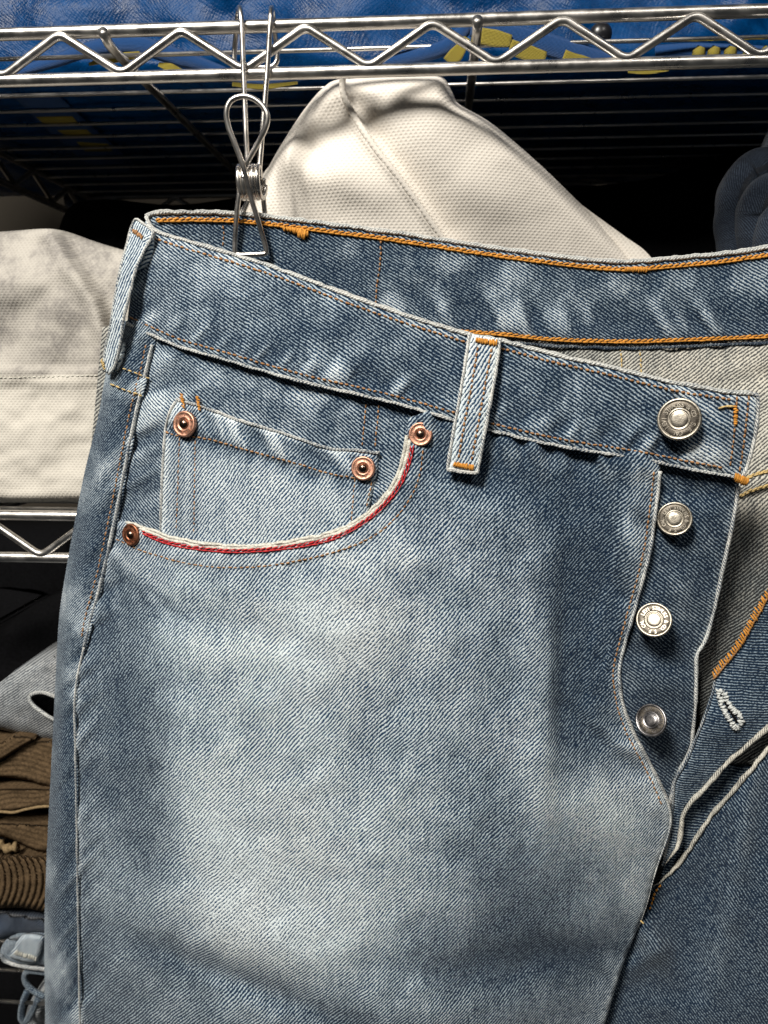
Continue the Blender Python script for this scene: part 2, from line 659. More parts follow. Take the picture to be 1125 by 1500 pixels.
def edge_cord(name, path, depth, r, parent, off=0.0, fade=0.97, rope=1.7, mat=None, seed=0, step=4.0, jit=0.25, taper=0):
    Q = smooth(path, step)
    s = np.arange(len(Q))
    P = U(Q[:, 0], Q[:, 1], depth(Q[:, 0], Q[:, 1])-off)
    P[:, 1] += fbm(s*0.35, s*0+seed, seed)*jit*1.3
    P[:, 2] += fbm(s*0.35, s*0+seed+5, seed+3)*jit*1.5
    rr = r*0.86*(1+0.36*fbm(s*0.4, s*0, seed+9))
    if taper:
        rr = rr*np.clip((len(s)-s)/taper, 0.05, 1)
    fv = fade - 0.16 + 0.40*fbm(s*0.15, s*0, seed+21)
    return tube(name, P, rr, mat or M['edge'], parent, 10, rope=rope, fade=fv)


_cap = None


def capsule():
    global _cap
    if _cap is None:
        xs = [-1, -0.8, -0.35, 0.35, 0.8, 1]
        rs = [0.12, 0.7, 1.0, 1.0, 0.7, 0.12]
        k = 6
        V = []
        for x, r in zip(xs, rs):
            for j in range(k):
                a = 2*math.pi*j/k
                V.append((x, r*math.cos(a), r*math.sin(a)))
        f = []
        for i in range(5):
            for j in range(k):
                f.append((i*k+j, i*k+(j+1) % k, (i+1)*k+(j+1) % k, (i+1)*k+j))
        f.append(tuple(range(k))[::-1])
        f.append(tuple(5*k+j for j in range(k)))
        _cap = (np.array(V, float), f)
    return _cap


def capsules(name, A, B, rad, mat, parent, arch=0.0, squash=0.8):
    """one thread run: short thread lengths from A[i] to B[i] (mm)"""
    CV, CF = capsule()
    A = np.asarray(A, float)
    B = np.asarray(B, float)
    rad = np.broadcast_to(rad, (len(A),))
    Vs, Fs = [], []
    for i in range(len(A)):
        c = (A[i]+B[i])/2
        t = B[i]-A[i]
        L = np.linalg.norm(t)
        if L < 1e-6:
            continue
        t = t/L
        nn = np.array([0, -1.0, 0.15])
        nn = nn-t*nn.dot(t)
        nn /= np.linalg.norm(nn)
        b = np.cross(t, nn)
        V = c + CV[:, :1]*t*L/2 + CV[:, 1:2]*nn*rad[i]*squash + CV[:, 2:]*b*rad[i]
        V = V + (1-CV[:, :1]**2)*nn*arch
        Fs += [tuple(k+len(Vs)*len(CV) for k in f) for f in CF]
        Vs.append(V)
    return build(name, np.vstack(Vs), Fs, mat, parent)


def stitch(name, path, depth, parent, mat='rust', L=9.0, duty=0.72, r=0.36, off=0.25, wob=0.6, seed=1, raw=False):
    Q = smooth(path, 1.5) if not raw else resample(path, 1.5)
    s = np.r_[0, np.cumsum(np.linalg.norm(np.diff(Q, axis=0), axis=1))]
    n = int(s[-1]/L)
    k = np.arange(n)
    rr = np.random.RandomState(seed)
    s0 = k*L+rr.uniform(0, .12, n)*L
    s1 = s0+L*(duty+rr.uniform(-.1, .1, n))
    f = lambda q: np.stack([np.interp(q, s, Q[:, 0]), np.interp(q, s, Q[:, 1])], 1)
    a = f(s0)+rr.normal(0, wob*0.5, (n, 2))
    b = f(s1)+rr.normal(0, wob*0.5, (n, 2))
    A = U(a[:, 0], a[:, 1], depth(a[:, 0], a[:, 1])-off)
    B = U(b[:, 0], b[:, 1], depth(b[:, 0], b[:, 1])-off)
    return capsules(name, A, B, r*1.18*(1+rr.uniform(-.2, .2, n)), M[mat], parent, arch=r*0.5)


def chain_stitch(name, path, depth, parent, mat='orange', L=7.0, r=0.5, off=0.4, wd=2.2, seed=1):
    """interlocked chain stitch: two strands leaning into each other"""
    Q = smooth(path, 1.5)
    s = np.r_[0, np.cumsum(np.linalg.norm(np.diff(Q, axis=0), axis=1))]
    T = np.gradient(Q, axis=0)
    T /= np.linalg.norm(T, axis=1, keepdims=True)
    N = np.stack([-T[:, 1], T[:, 0]], 1)
    n = int(s[-1]/L)
    rr = np.random.RandomState(seed)
    f = lambda q, C: np.stack([np.interp(q, s, C[:, 0]), np.interp(q, s, C[:, 1])], 1)
    As, Bs = [], []
    for sg in (-1, 1):
        k = np.arange(n)
        q0 = k*L + (0 if sg < 0 else L*0.5)
        a = f(q0-L*.25, Q)+f(q0, N)*sg*wd*0.25
        b = f(q0+L*0.82, Q)+f(q0+L, N)*(sg*wd*0.7-wd*.35)
        a += rr.normal(0, .25, a.shape)
        b += rr.normal(0, .25, b.shape)
        As.append(U(a[:, 0], a[:, 1], depth(a[:, 0], a[:, 1])-off))
        Bs.append(U(b[:, 0], b[:, 1], depth(b[:, 0], b[:, 1])-off*1.5))
    A = np.vstack(As)
    B = np.vstack(Bs)
    return capsules(name, A, B, r*(1+rr.uniform(-.28, .22, len(A))), M[mat], parent, arch=r*.4)


def bartack(name, quad, depth, parent, mat='orange', n=14, r=0.42, off=0.6, seed=3, zig=1.6):
    """dense zig-zag thread between the two long sides of a small quad (px): p0-p1 one side, p3-p2 the other"""
    q = np.array(quad, float)
    rr = np.random.RandomState(seed)
    A, B = [], []
    for i in range(n):
        t = (i+.5)/n
        a = q[0]*(1-t)+q[1]*t+rr.normal(0, .6, 2)
        b = q[3]*(1-t)+q[2]*t+rr.normal(0, .6, 2)+(q[1]-q[0])/n*zig*0.4
        A.append(a)
        B.append(b)
    A = np.array(A)
    B = np.array(B)
    pa = U(A[:, 0], A[:, 1], depth(A[:, 0], A[:, 1])-off*0.6)
    pb = U(B[:, 0], B[:, 1], depth(B[:, 0], B[:, 1])-off*0.6)
    return capsules(name, pa, pb, r*(1+rr.uniform(-.15, .2, n)), M[mat], parent, arch=off*0.8)


def fuzz(name, path, depth, parent, n, mat='fray', L=1.6, r=0.07, off=0.5, seed=2, up=(0, 1)):
    """loose cotton fibres along a worn edge"""
    Q = smooth(path, 2)
    rr = np.random.RandomState(seed)
    k = rr.randint(0, len(Q), n)
    p = Q[k]+rr.normal(0, 1.0, (n, 2))
    A = U(p[:, 0], p[:, 1], depth(p[:, 0], p[:, 1])-off)
    d = rr.normal(0, 1, (n, 3))
    d[:, 2] += up[1]*1.2
    d[:, 0] += up[0]*1.2
    d /= np.linalg.norm(d, axis=1, keepdims=True)
    B = A+d*L*rr.uniform(.4, 1.2, (n, 1))
    o = capsules(name, A, B, r, M[mat], parent, arch=0.2, squash=1)
    o['kind'] = 'stuff'
    return o

# ================================================================== THE RACK
RAILY = 400.0
ZTOP = float(U(562, 33, RAILY)[0][2])
ZBOT = float(U(562, 104, RAILY)[0][2])
WS = 26.4
X0, X1 = -330.0, 430.0


def zigzag(xa, period, n, zt, zb, y, bend=3.6):
    pts = []
    m = (zt-zb)/(period/2-bend)
    for i in range(n):
        for k, z in ((0, zt), (1, zb)):
            x = xa+(i+k*0.5)*period
            sg = 1 if k == 0 else -1
            for a in np.linspace(-1, 1, 9):
                pts.append((x+a*bend, y, z-sg*m*bend/2*a*a))
    return np.array(pts)


wall = build('wall_back', np.array([(-1500, 800, -1300), (1500, 800, -1300), (1500, 800, 1300), (-1500, 800, 1300),
                                     (-1500, 840, -1300), (1500, 840, -1300), (1500, 840, 1300), (-1500, 840, 1300)], float),
             [(0, 1, 2, 3), (7, 6, 5, 4), (0, 4, 5, 1), (3, 2, 6, 7), (1, 5, 6, 2), (0, 3, 7, 4)], M['wall'], smooth_=False)
wall['kind'] = 'structure'

xl = float(U(90, 57, RAILY)[0][0])
xr = float(U(1017, 28, RAILY)[0][0])
PER = (xr-xl)/5


def shelf(label, zt, zb, y0, ywires, front=True):
    s = thing('wire_shelf', label, 'shelf', None)
    tube('rail', [(x, y0, zt) for x in np.linspace(X0, X1, 30)], 2.9, M['chrome'], s, 16)
    tube('rail', [(x, y0-0.4, zb) for x in np.linspace(X0, X1, 30)], 2.9, M['chrome'], s, 16)
    zz = zigzag(xl-4*PER, PER, 13, zt-2.4, zb+2.4, y0-1.6)
    zz = zz[(zz[:, 0] > X0) & (zz[:, 0] < X1)]
    tube('zigzag_wire', zz, 2.05, M['chrome'], s, 12)
    for y in ywires:
        tube('wire', [(X0, y, zt-1), (X1, y, zt-1)], 1.15, M['chrome'], s, 8)
    yb = ywires[-1]+WS
    tube('rail', [(X0, yb, zt), (X1, yb, zt)], 2.9, M['chrome'], s, 12)
    tube('rail', [(X0, yb, zb), (X1, yb, zb)], 2.9, M['chrome'], s, 12)
    z2 = zz.copy()
    z2[:, 1] = yb
    tube('zigzag_wire', z2, 2.05, M['chrome'], s, 8)
    # left side truss, running back along the depth
    zs = zigzag(y0, PER, 7, zt-3.2, zb+3.2, 0)
    zs = zs[zs[:, 0] < yb][:, [1, 0, 2]]
    zs[:, 0] = X0
    tube('rail', [(X0, y0, zt), (X0, yb, zt)], 2.9, M['chrome'], s, 10)
    tube('rail', [(X0, y0, zb), (X0, yb, zb)], 2.9, M['chrome'], s, 10)
    tube('zigzag_wire', zs, 2.05, M['chrome'], s, 8)
    return s


ywt = [RAILY+WS*j for j in range(1, 13)]
top_shelf = shelf('chrome wire shelf carrying the blue bag, its zigzag rail holding the clip', ZTOP, ZBOT, RAILY, ywt)
for px, py in ((155, 50), (699, 30)):
    p = U(px, py, RAILY)[0]
    tube('cross_bar', [(p[0], RAILY-4.2, ZTOP-1.5), (p[0], RAILY+3, ZTOP-4.4), (p[0], RAILY+12, ZTOP-5.2), (p[0], ywt[-1]+WS, ZTOP-5.2)], 2.5, M['chrome'], top_shelf, 12)
ZM = float(U(50, 755, RAILY)[0][2])
ZMB = float(U(50, 816, RAILY)[0][2])
low_shelf = shelf('chrome wire shelf under the limp white bag', ZM, ZMB, RAILY, ywt)
ZL = float(U(15, 1468, 425)[0][2])
low2 = shelf('chrome wire shelf under the stack of folded trousers', ZL, ZL-21, RAILY-2, ywt)
post = thing('rack_post', 'round metal upright at the rear corner of the rack', 'post')
pp = U(160, 310, ywt[-1]+WS)[0]
tube('pole', [(X0-12, ywt[-1]+WS+10, -700), (X0-12, ywt[-1]+WS+10, 500)], 12.5, M['chrome'], post, 24)
for zc in (ZTOP, ZM, ZL):
    tube('collar', [(X0-12, ywt[-1]+WS+10, zc-22), (X0-12, ywt[-1]+WS+10, zc+3)], [17, 15], M['chrome'], post, 24)

# ================================================================== BLUE CARRIER BAG ON THE TOP SHELF
bag = thing('blue_bag', 'big blue woven tarpaulin carrier bag lying on the top wire shelf', 'bag')
ZB = ZTOP+2.2
nx, nt = 170, 90
xs = np.linspace(-480, 330, nx)  # stretched past the shelf's left end, out of view, to shade the side truss
prof = []
for t in np.linspace(0, 1, nt):
    if t < 0.45:
        k = t/0.45
        prof.append((468+26*(k*2-1)**2*0 + 18*math.sin(k*2.4+.4), ZB+230*(1-k)+10))
    elif t < 0.55:
        a = (t-0.45)/0.10*math.pi/2
        prof.append((468+18*math.sin(2.8)+14*(1-math.cos(a)), ZB+10-10*math.sin(a)))
    else:
        k = (t-0.55)/0.45
        prof.append((468+18*math.sin(2.8)+14+k*270, ZB))  # underside carried back to the rear so it shades the space below
prof = np.array(prof)
PX, PT = np.meshgrid(xs, np.linspace(0, 1, nt))
PY = np.repeat(prof[:, :1], nx, 1)
PZ = np.repeat(prof[:, 1:], nx, 1)
cr = fbm(PX*0.012+3, PZ*0.02+PY*0.01, 3, 4)
ridge = 1-np.abs(fbm(PX*0.010-2, PZ*0.013+PY*0.006+PX*0.004, 31, 3))*2.2
fr = sstep(0.0, 0.06, 0.47-PT)
amp = fr*1.0
PY = PY - amp*(cr*11+np.clip(ridge, 0, 1)**3*9)
# the lower front hem sags onto the mat unevenly
lift = (0.5+0.5*fbm(PX*0.02, PX*0, 77, 2))
PZ = PZ + np.where(PT > 0.45, 0, 0) + np.exp(-((PT-0.47)/0.05)**2)*lift*5
PZ = PZ + np.where(PT > 0.55, np.abs(fbm(PX*0.02, PY*0.02, 9))*7*sstep(0.55, 0.62, PT), 0)
front = grid_mesh('body', np.stack([PX, PY, PZ], 2), M['tarp'], bag, thick=0.6, fade=0.5)


def ribbon(name, path, half, yy, mat, parent, thick=1.0, bow=0.0, label=None):
    """webbing strap through px centre points with half widths (px), standing at depth yy"""
    Q = smooth(path, 4)
    T = np.gradient(Q, axis=0)
    T /= np.linalg.norm(T, axis=1, keepdims=True)
    N = np.stack([-T[:, 1], T[:, 0]], 1)
    h = np.interp(np.linspace(0, 1, len(Q)), np.linspace(0, 1, len(half)), half)
    yv = np.interp(np.linspace(0, 1, len(Q)), np.linspace(0, 1, len(yy)), yy)
    rows = []
    for k in np.linspace(-1, 1, 7):
        q = Q+N*(h*k)[:, None]
        rows.append(U(q[:, 0], q[:, 1], yv+bow*(k*k)))
    return grid_mesh(name, np.array(rows), mat, parent, thick=thick, fade=0.5, label=label)


# straps in front of the bag, with woven yellow letters on them
sb = ribbon('strap', [(530, 96), (600, 84), (650, 70), (672, 52), (688, 34)], [9, 10, 12, 12, 10], [432, 428, 424, 424, 426], M['webblue'], bag, bow=2)
ribbon('woven_letter', [(657, 92), (666, 82), (676, 69), (684, 55)], [10, 11, 8, 5], [421, 420, 420, 420], M['webyellow'], sb, thick=0.5)
sc_ = ribbon('strap', [(690, 40), (730, 48), (790, 62), (850, 80), (900, 92), (960, 98)], [14, 17, 18, 17, 12, 8], [421, 422, 423, 425, 428, 430], M['webblue'], bag, bow=1.5)
ribbon('woven_letter', [(704, 52), (725, 56), (749, 60)], [12, 13, 9], [420.2, 420.6, 421], M['webyellow'], sc_, thick=0.5)
ribbon('woven_letter', [(747, 68), (770, 76), (800, 83)], [11, 12, 7], [420.2, 421, 421.5], M['webyellow'], sc_, thick=0.5)
ribbon('woven_letter', [(826, 80), (845, 87), (880, 93)], [8, 8, 3], [422, 423, 425], M['webyellow'], sc_, thick=0.5)
ribbon('woven_letter', [(920, 104), (948, 105), (980, 102)], [3, 4, 2], [428, 428, 428], M['webyellow'], sc_, thick=0.5)
sd = ribbon('strap', [(960, 78), (1010, 76), (1070, 78), (1140, 80)], [12, 14, 14, 12], [432, 430, 430, 432], M['webblue'], bag, bow=2)
for cx in (1024, 1046, 1070, 1098, 1122):
    ribbon('woven_letter', [(cx-6, 88), (cx, 78), (cx+4, 68)], [7, 10, 6], [427, 425, 427], M['webyellow'], sd, thick=0.6, bow=3)
se = ribbon('strap', [(20, 108), (80, 90), (140, 70), (200, 66), (260, 84), (330, 106)], [7, 10, 12, 14, 13, 8], [440, 436, 432, 432, 434, 438], M['webblue'], bag, bow=2)
ribbon('woven_letter', [(130, 94), (160, 86), (205, 80)], [2, 7, 5], [429, 428, 429], M['webyellow'], se, thick=0.5)
ribbon('woven_letter', [(232, 94), (252, 100), (268, 104)], [3, 7, 2], [429, 428, 429], M['webyellow'], se, thick=0.5)
sf = ribbon('strap', [(330, 116), (390, 118), (450, 112)], [6, 9, 5], [443, 441, 443], M['webblue'], bag, bow=2)
ribbon('woven_letter', [(340, 123), (385, 127), (436, 121)], [3, 4, 2], [438, 438, 438], M['webyellow'], sf, thick=0.5)


def flat_ribbon(name, pairs, z, mat, parent, thick=0.8):
    """strap lying under the bag on the mat; pairs of px (left, right) seen from below"""
    L = smooth([p[0] for p in pairs], 6)
    R_ = smooth([p[1] for p in pairs], 6)
    n = max(len(L), len(R_))
    rs = lambda q: np.stack([np.interp(np.linspace(0, 1, n), np.linspace(0, 1, len(q)), q[:, k]) for k in (0, 1)], 1)
    L, R_ = rs(L), rs(R_)
    rows = []
    for k in np.linspace(0, 1, 5):
        q = L*(1-k)+R_*k
        rows.append(UZ(q[:, 0], q[:, 1], z))
    P = np.array(rows)
    return grid_mesh(name, P, mat, parent, thick=thick, fade=0.5)


sg = flat_ribbon('strap', [((20, 140), (85, 138)), ((60, 180), (125, 176)), ((110, 225), (175, 220)), ((170, 270), (225, 266))], ZB-1.0, M['webblue'], bag)
flat_ribbon('woven_letter', [((53, 171), (106, 170)), ((68, 184), (117, 183))], ZB-2.0, M['webyellow'], sg, 0.4)
flat_ribbon('woven_letter', [((84, 191), (127, 190)), ((100, 202), (139, 201))], ZB-2.0, M['webyellow'], sg, 0.4)
flat_ribbon('woven_letter', [((112, 208), (158, 211)), ((125, 222), (165, 222))], ZB-2.0, M['webyellow'], sg, 0.4)
# black press stud on the bag front, seen through the rail
p = U(880, 50, 455)[0]
th = np.linspace(0, math.pi/2, 7)
V, Fc = [], []
for i, a in enumerate(th):
    for j in range(20):
        b = 2*math.pi*j/20
        V.append((p[0]+6*math.sin(a)*math.cos(b), p[1]-4*math.cos(a), p[2]+6*math.sin(a)*math.sin(b)))
for i in range(6):
    for j in range(20):
        Fc.append((i*20+j, i*20+(j+1) % 20, (i+1)*20+(j+1) % 20, (i+1)*20+j))
build('press_stud', np.array(V), Fc, M['blackplastic'], bag)

# ================================================================== WHITE NON-WOVEN BAGS
wb = thing('nonwoven_bag', 'white dotted non-woven bag bulging up behind the open waistband', 'bag')
seam = smooth([(502, 108), (503, 138), (520, 172), (548, 215), (590, 268), (640, 338), (690, 410)], 4)


def bagY(px, py):
    Y = 411 + 0.0003*(px-560)**2 + 0.055*(py-110)
    d, s, side = seg_dist(px, py, seam)
    sd_ = d*side
    # right of the seam lies a step lower, the seam itself is a raised welt
    Y = Y - 3.2*np.exp(-(sd_/7)**2) + 6.5*sstep(-6, 10, -sd_)*np.exp(-np.clip(-sd_, 0, None)/90)
    Y = Y + 2.2*fbm(px*0.008+4, py*0.009, 5, 2) + 0.35*fbm(px*0.03, py*0.03, 8, 2)
    Y = Y - 9*G(px, py, 470, 245, 26, 70, 65) + 8*G(px, py, 452, 215, 14, 30, 30)
    Y = Y - 4*G(px, py, 620, 190, 70, 60, -30) + 3*G(px, py, 620, 130, 40, 18, 0)
    Y = Y - 6*G(px, py, 720, 290, 80, 40, -40) + 5*G(px, py, 480, 180, 30, 26, 60)
    return Y


bo = np.vstack([smooth([(330, 470), (352, 360), (372, 290), (398, 236), (428, 186), (452, 152), (474, 128), (497, 116), (560, 111), (622, 109), (650, 114), (664, 138), (672, 152), (722, 182), (790, 240), (850, 298), (905, 350), (940, 386), (985, 470)], 5)])
sheet('body', bo, bagY, M['nonwoven'], wb, step=6, back=lambda x, y: 470+0*x, rnd=(26, 22), ang=0, pitch=1, fade=0.0)
tube('seam_welt', U(seam[:, 0], seam[:, 1], bagY(seam[:, 0], seam[:, 1])-0.4), 1.6, M['nonwoven'], wb, 8, rope=3, fade=0.0, flat=0.6)
b2 = smooth([(330, 470), (345, 330), (372, 278), (392, 246), (412, 236), (430, 300), (440, 470)], 5)
sheet('rear_fold', b2, lambda x, y: 452+6*fbm(x*.02, y*.02, 3)-0.02*(y-240), M['nonwoven'], wb, step=8, thick=20, rnd=(20, 12), ang=0, fade=0.0)

lb = thing('nonwoven_bag', 'limp greyish white non-woven bag resting on the middle wire shelf', 'bag')


def lbY(px, py):
    Y = 430 + 0*px
    top = sstep(555, 545, py)
    Y = Y + top*(2.5 - 0.03*(545-py)+0.0006*np.clip(py-340, 0, 300)**2*0)
    rl = [(70, 335), (98, 385), (135, 440), (160, 520)]
    d, s, side = seg_dist(px, py, np.array(rl))
    Y = Y + top*(9*sstep(-14, 30, -d*side)*1.0 + 6*fbm(px*0.012, py*0.012, 4, 3) - 7*np.exp(-(d/14)**2))
    Y = Y + (1-top)*(2.2*fbm(px*0.02, py*0.03, 6, 3) + 0.012*(735-py)) + 0.5*fbm(px*.05, py*.05, 12, 2)
    Y = Y + top*18*sstep(420, 338, py)
    # stitched hem band
    Y = Y - 1.8*sstep(536, 541, py)*sstep(566, 561, py)
    return Y


lo = np.vstack([smooth([(-120, 352), (-40, 343), (20, 338), (70, 335), (100, 340), (140, 354), (180, 366), (230, 378), (300, 388)], 6), np.array([(300, 734), (-120, 737)])])
lo = resample(np.vstack([lo, lo[:1]]), 6, True)
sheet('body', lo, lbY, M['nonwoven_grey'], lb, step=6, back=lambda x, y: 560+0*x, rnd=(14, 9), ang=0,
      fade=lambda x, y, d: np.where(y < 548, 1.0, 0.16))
stitch('hem_stitching', [(-100, 556), (100, 551), (240, 548)], lbY, lb, 'cream', L=7, r=0.3, off=0.1, seed=9)

# ================================================================== FOLDED CLOTHES ON THE RACK
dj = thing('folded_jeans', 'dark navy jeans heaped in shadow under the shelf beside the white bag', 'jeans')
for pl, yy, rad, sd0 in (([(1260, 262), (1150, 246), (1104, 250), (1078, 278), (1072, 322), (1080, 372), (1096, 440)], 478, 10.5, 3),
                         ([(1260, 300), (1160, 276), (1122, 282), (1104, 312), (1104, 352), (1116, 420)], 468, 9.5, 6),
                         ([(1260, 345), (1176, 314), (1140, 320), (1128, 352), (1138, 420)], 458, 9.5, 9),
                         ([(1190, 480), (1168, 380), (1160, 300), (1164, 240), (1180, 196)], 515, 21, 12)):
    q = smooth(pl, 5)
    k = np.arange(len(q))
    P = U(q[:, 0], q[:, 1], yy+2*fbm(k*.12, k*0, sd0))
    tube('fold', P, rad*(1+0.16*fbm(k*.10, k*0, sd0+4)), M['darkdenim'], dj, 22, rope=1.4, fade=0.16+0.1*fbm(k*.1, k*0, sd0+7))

hp = thing('dark_backing', 'black mass added for the dark behind the white bag', 'backing')  # black filler standing in for the darkness under the top shelf
sheet('body', smooth([(60, 560), (75, 420), (95, 312), (150, 292), (260, 300), (400, 286), (560, 300), (760, 282), (950, 262), (1060, 225), (1150, 205), (1330, 230), (1330, 560)], 12, True), lambda x, y: 590+22*fbm(x*.010, y*.012, 8), M['black'], hp, step=14, back=lambda x, y: 690+0*x, rnd=(40, 40), fade=0.2)
h2 = thing('dark_backing', 'tall black mass added to darken the back of the lower shelves', 'backing')  # black filler added so the wall behind does not show lit
sheet('body', resample(np.array([(-260, 780), (420, 772), (420, 1640), (-260, 1640), (-260, 780)], float), 14, True), lambda x, y: 640+14*fbm(x*.010, y*.02, 18), M['black'], h2, step=20, back=lambda x, y: 730+0*x, rnd=(30, 20), fade=0.2)
bk = thing('folded_garment', 'black cloth garment folded under the middle wire shelf', 'garment')
sheet('body', smooth([(-150, 1150), (-150, 930), (-20, 925), (60, 880), (140, 850), (420, 830), (420, 1150)], 8, True), lambda x, y: 480+8*fbm(x*.012, y*.02, 8), M['black'], bk, step=12, back=lambda x, y: 600+0*x, rnd=(30, 25), fade=0.2)

gj = thing('folded_jeans', 'grey denim jeans rolled on top of the brown corduroy trousers', 'jeans')
hole = np.array([(44, 1019), (60, 1014), (80, 1020), (105, 1030), (105, 1058), (80, 1054), (60, 1042), (46, 1030)], float)
holes = smooth(hole, 3, True)


def gjY(px, py):
    Y = 424+0.0016*(py-1030)**2+3*fbm(px*.03, py*.03, 4)
    ins = inside(px, py, holes)
    d, _, _ = seg_dist(px, py, np.vstack([holes, holes[:1]]))
    return Y+np.where(ins, 34*sstep(0, 6, d), 0) - 1.5*np.exp(-(d/8)**2)


sheet('roll', smooth([(-80, 1075), (-70, 1050), (0, 1000), (28, 978), (60, 966), (90, 958), (160, 950), (160, 1105), (80, 1090), (30, 1076), (-20, 1066)], 4, True),
      gjY, M['greydenim'], gj, step=4, back=lambda x, y: 520+0*x, rnd=(18, 8), ang=35, pitch=1.35, fade=0.42)
q = np.vstack([holes, holes[:1]])
tube('hem_edge', U(q[:, 0], q[:, 1], gjY(q[:, 0], q[:, 1])*0+421.5), 1.1, M['edge'], gj, 8, rope=1.5, fade=0.7)

ct = thing('corduroy_trousers', 'brown corduroy trousers folded into a thick stack of layers', 'trousers')


def ribbed(name, pl, y0, ribs, amp, rnd, mat='cord', back=540, seed=2, step=2.6):
    def f(px, py):
        u = ribs(px, py)
        return y0 + amp*(1-np.abs(np.sin(u*math.pi)))*1.0 + 2.5*fbm(px*.02, py*.03, seed)
    return sheet(name, smooth(pl, 3, True), f, M[mat], ct, step=step, back=lambda x, y: back+0*x, rnd=rnd, fade=0.5)


ribbed('waistband', [(-30, 1128), (-30, 1090), (0, 1088), (24, 1077), (50, 1083), (20, 1102), (0, 1114)], 420, lambda x, y: (y+0.62*x)/9.0, 0.9, (6, 5), seed=3)
ribbed('upper_fold', [(-30, 1142), (-30, 1122), (0, 1114), (22, 1100), (50, 1084), (140, 1096), (140, 1170), (80, 1155), (55, 1148), (40, 1143), (0, 1138)], 424, lambda x, y: (y-0.10*x+5*np.sin(x*.05))/7.5, 0.9, (5, 5), seed=4)
ribbed('middle_fold', [(-30, 1190), (-30, 1158), (0, 1155), (40, 1154), (140, 1160), (140, 1184), (72, 1181), (40, 1184), (20, 1189), (0, 1189)], 420, lambda x, y: (y+0.2*x+4*np.sin(x*.06+1))/7.5, 0.9, (5, 5), seed=5)
e = smooth([(-30, 1190), (0, 1189), (20, 1190), (40, 1185), (72, 1181), (140, 1184)], 3)
tube('fold_edge', U(e[:, 0], e[:, 1], 419.5+0*e[:, 0]), 0.9, M['cordpale'], ct, 8)
ribbed('lower_fold', [(-30, 1225), (-30, 1206), (0, 1205), (30, 1206), (140, 1214), (140, 1250), (66, 1248), (45, 1243), (25, 1234), (0, 1226)], 421, lambda x, y: (y-0.3*x)/7.5, 0.7, (6, 5), seed=6)
e = smooth([(-30, 1236), (-8, 1234), (4, 1240), (14, 1243), (24, 1240)], 3)
tube('fold_edge', U(e[:, 0], e[:, 1], 421+0*e[:, 0]), [2.6+0.9*math.sin(i*1.4) for i in range(len(e))], M['cordpale'], ct, 8)
ribbed('leg_roll', [(-30, 1325), (-30, 1268), (0, 1258), (20, 1252), (45, 1252), (140, 1262), (140, 1345), (66, 1336), (30, 1330)], 414, lambda x, y: (x+14*((y-1290)/42)**2)/9.2, 2.4, (12, 9), seed=7, step=2.0)

nj = thing('folded_jeans', 'dark blue jeans squeezed flat below the brown corduroy trousers', 'jeans')
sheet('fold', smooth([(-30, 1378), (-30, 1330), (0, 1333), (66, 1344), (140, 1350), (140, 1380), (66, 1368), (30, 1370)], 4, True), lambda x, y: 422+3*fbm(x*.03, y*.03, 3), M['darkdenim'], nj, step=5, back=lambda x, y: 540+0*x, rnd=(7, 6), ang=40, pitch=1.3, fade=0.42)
wj = thing('folded_jeans', 'washed blue jeans with a worn belt loop at the bottom of the stack', 'jeans')
wy = lambda x, y: 418+3*fbm(x*.03, y*.03, 5)
sheet('waistband', smooth([(0, 1400), (3, 1385), (14, 1374), (40, 1370), (140, 1376), (140, 1428), (66, 1418), (30, 1415), (8, 1410)], 4, True), wy, M['denim'], wj, step=5, back=lambda x, y: 530+0*x, rnd=(8, 6), ang=-50, pitch=1.3, fade=0.3)
edge_cord('waistband_edge', [(1, 1398), (8, 1408), (30, 1415), (66, 1420), (140, 1432)], wy, 1.3, wj, off=0.5, fade=0.6, seed=12)
sheet('belt_loop', smooth([(15, 1402), (22, 1385), (34, 1370), (62, 1372), (62, 1384), (52, 1410), (32, 1409)], 3, True), lambda x, y: 414.5+0.03*(x-40), M['denim'], wj, step=4, thick=1.5, rnd=(4, 1.5), ang=50, pitch=1.34, fade=0.5)
bartack('bar_tack', [(18, 1398), (54, 1408), (52, 1400), (20, 1390)], lambda x, y: 414.4+0*x, wj, 'cream', 10, 0.5, 0.6, 5)
e = smooth([(66, 1460), (50, 1452), (38, 1440), (36, 1428), (44, 1422), (66, 1424), (140, 1430)], 3)
tube('folded_edge', U(e[:, 0], e[:, 1], 423+0*e[:, 0]), 1.9, M['denim'], wj, 8, rope=1.5, fade=0.25)
e = smooth([(40, 1452), (33, 1470), (31, 1490), (38, 1496), (48, 1480), (56, 1462)], 3)
tube('folded_edge', U(e[:, 0], e[:, 1], 427+0*e[:, 0]), 2.2, M['denim'], wj, 8, rope=1.5, fade=0.2)
sheet('inner_fold', smooth([(36, 1500), (44, 1468), (60, 1456), (140, 1450), (140, 1540), (40, 1540)], 5, True), lambda x, y: 436+7*fbm(x*.05, y*.05, 3), M['greydenim'], wj, step=5, back=lambda x, y: 530+0*x, rnd=(10, 8), ang=20, fade=0.4)

# ================================================================== THE JEANS
jeans = thing('blue_jeans', 'faded blue button-fly jeans hanging from the rail by a wire clip', 'jeans')

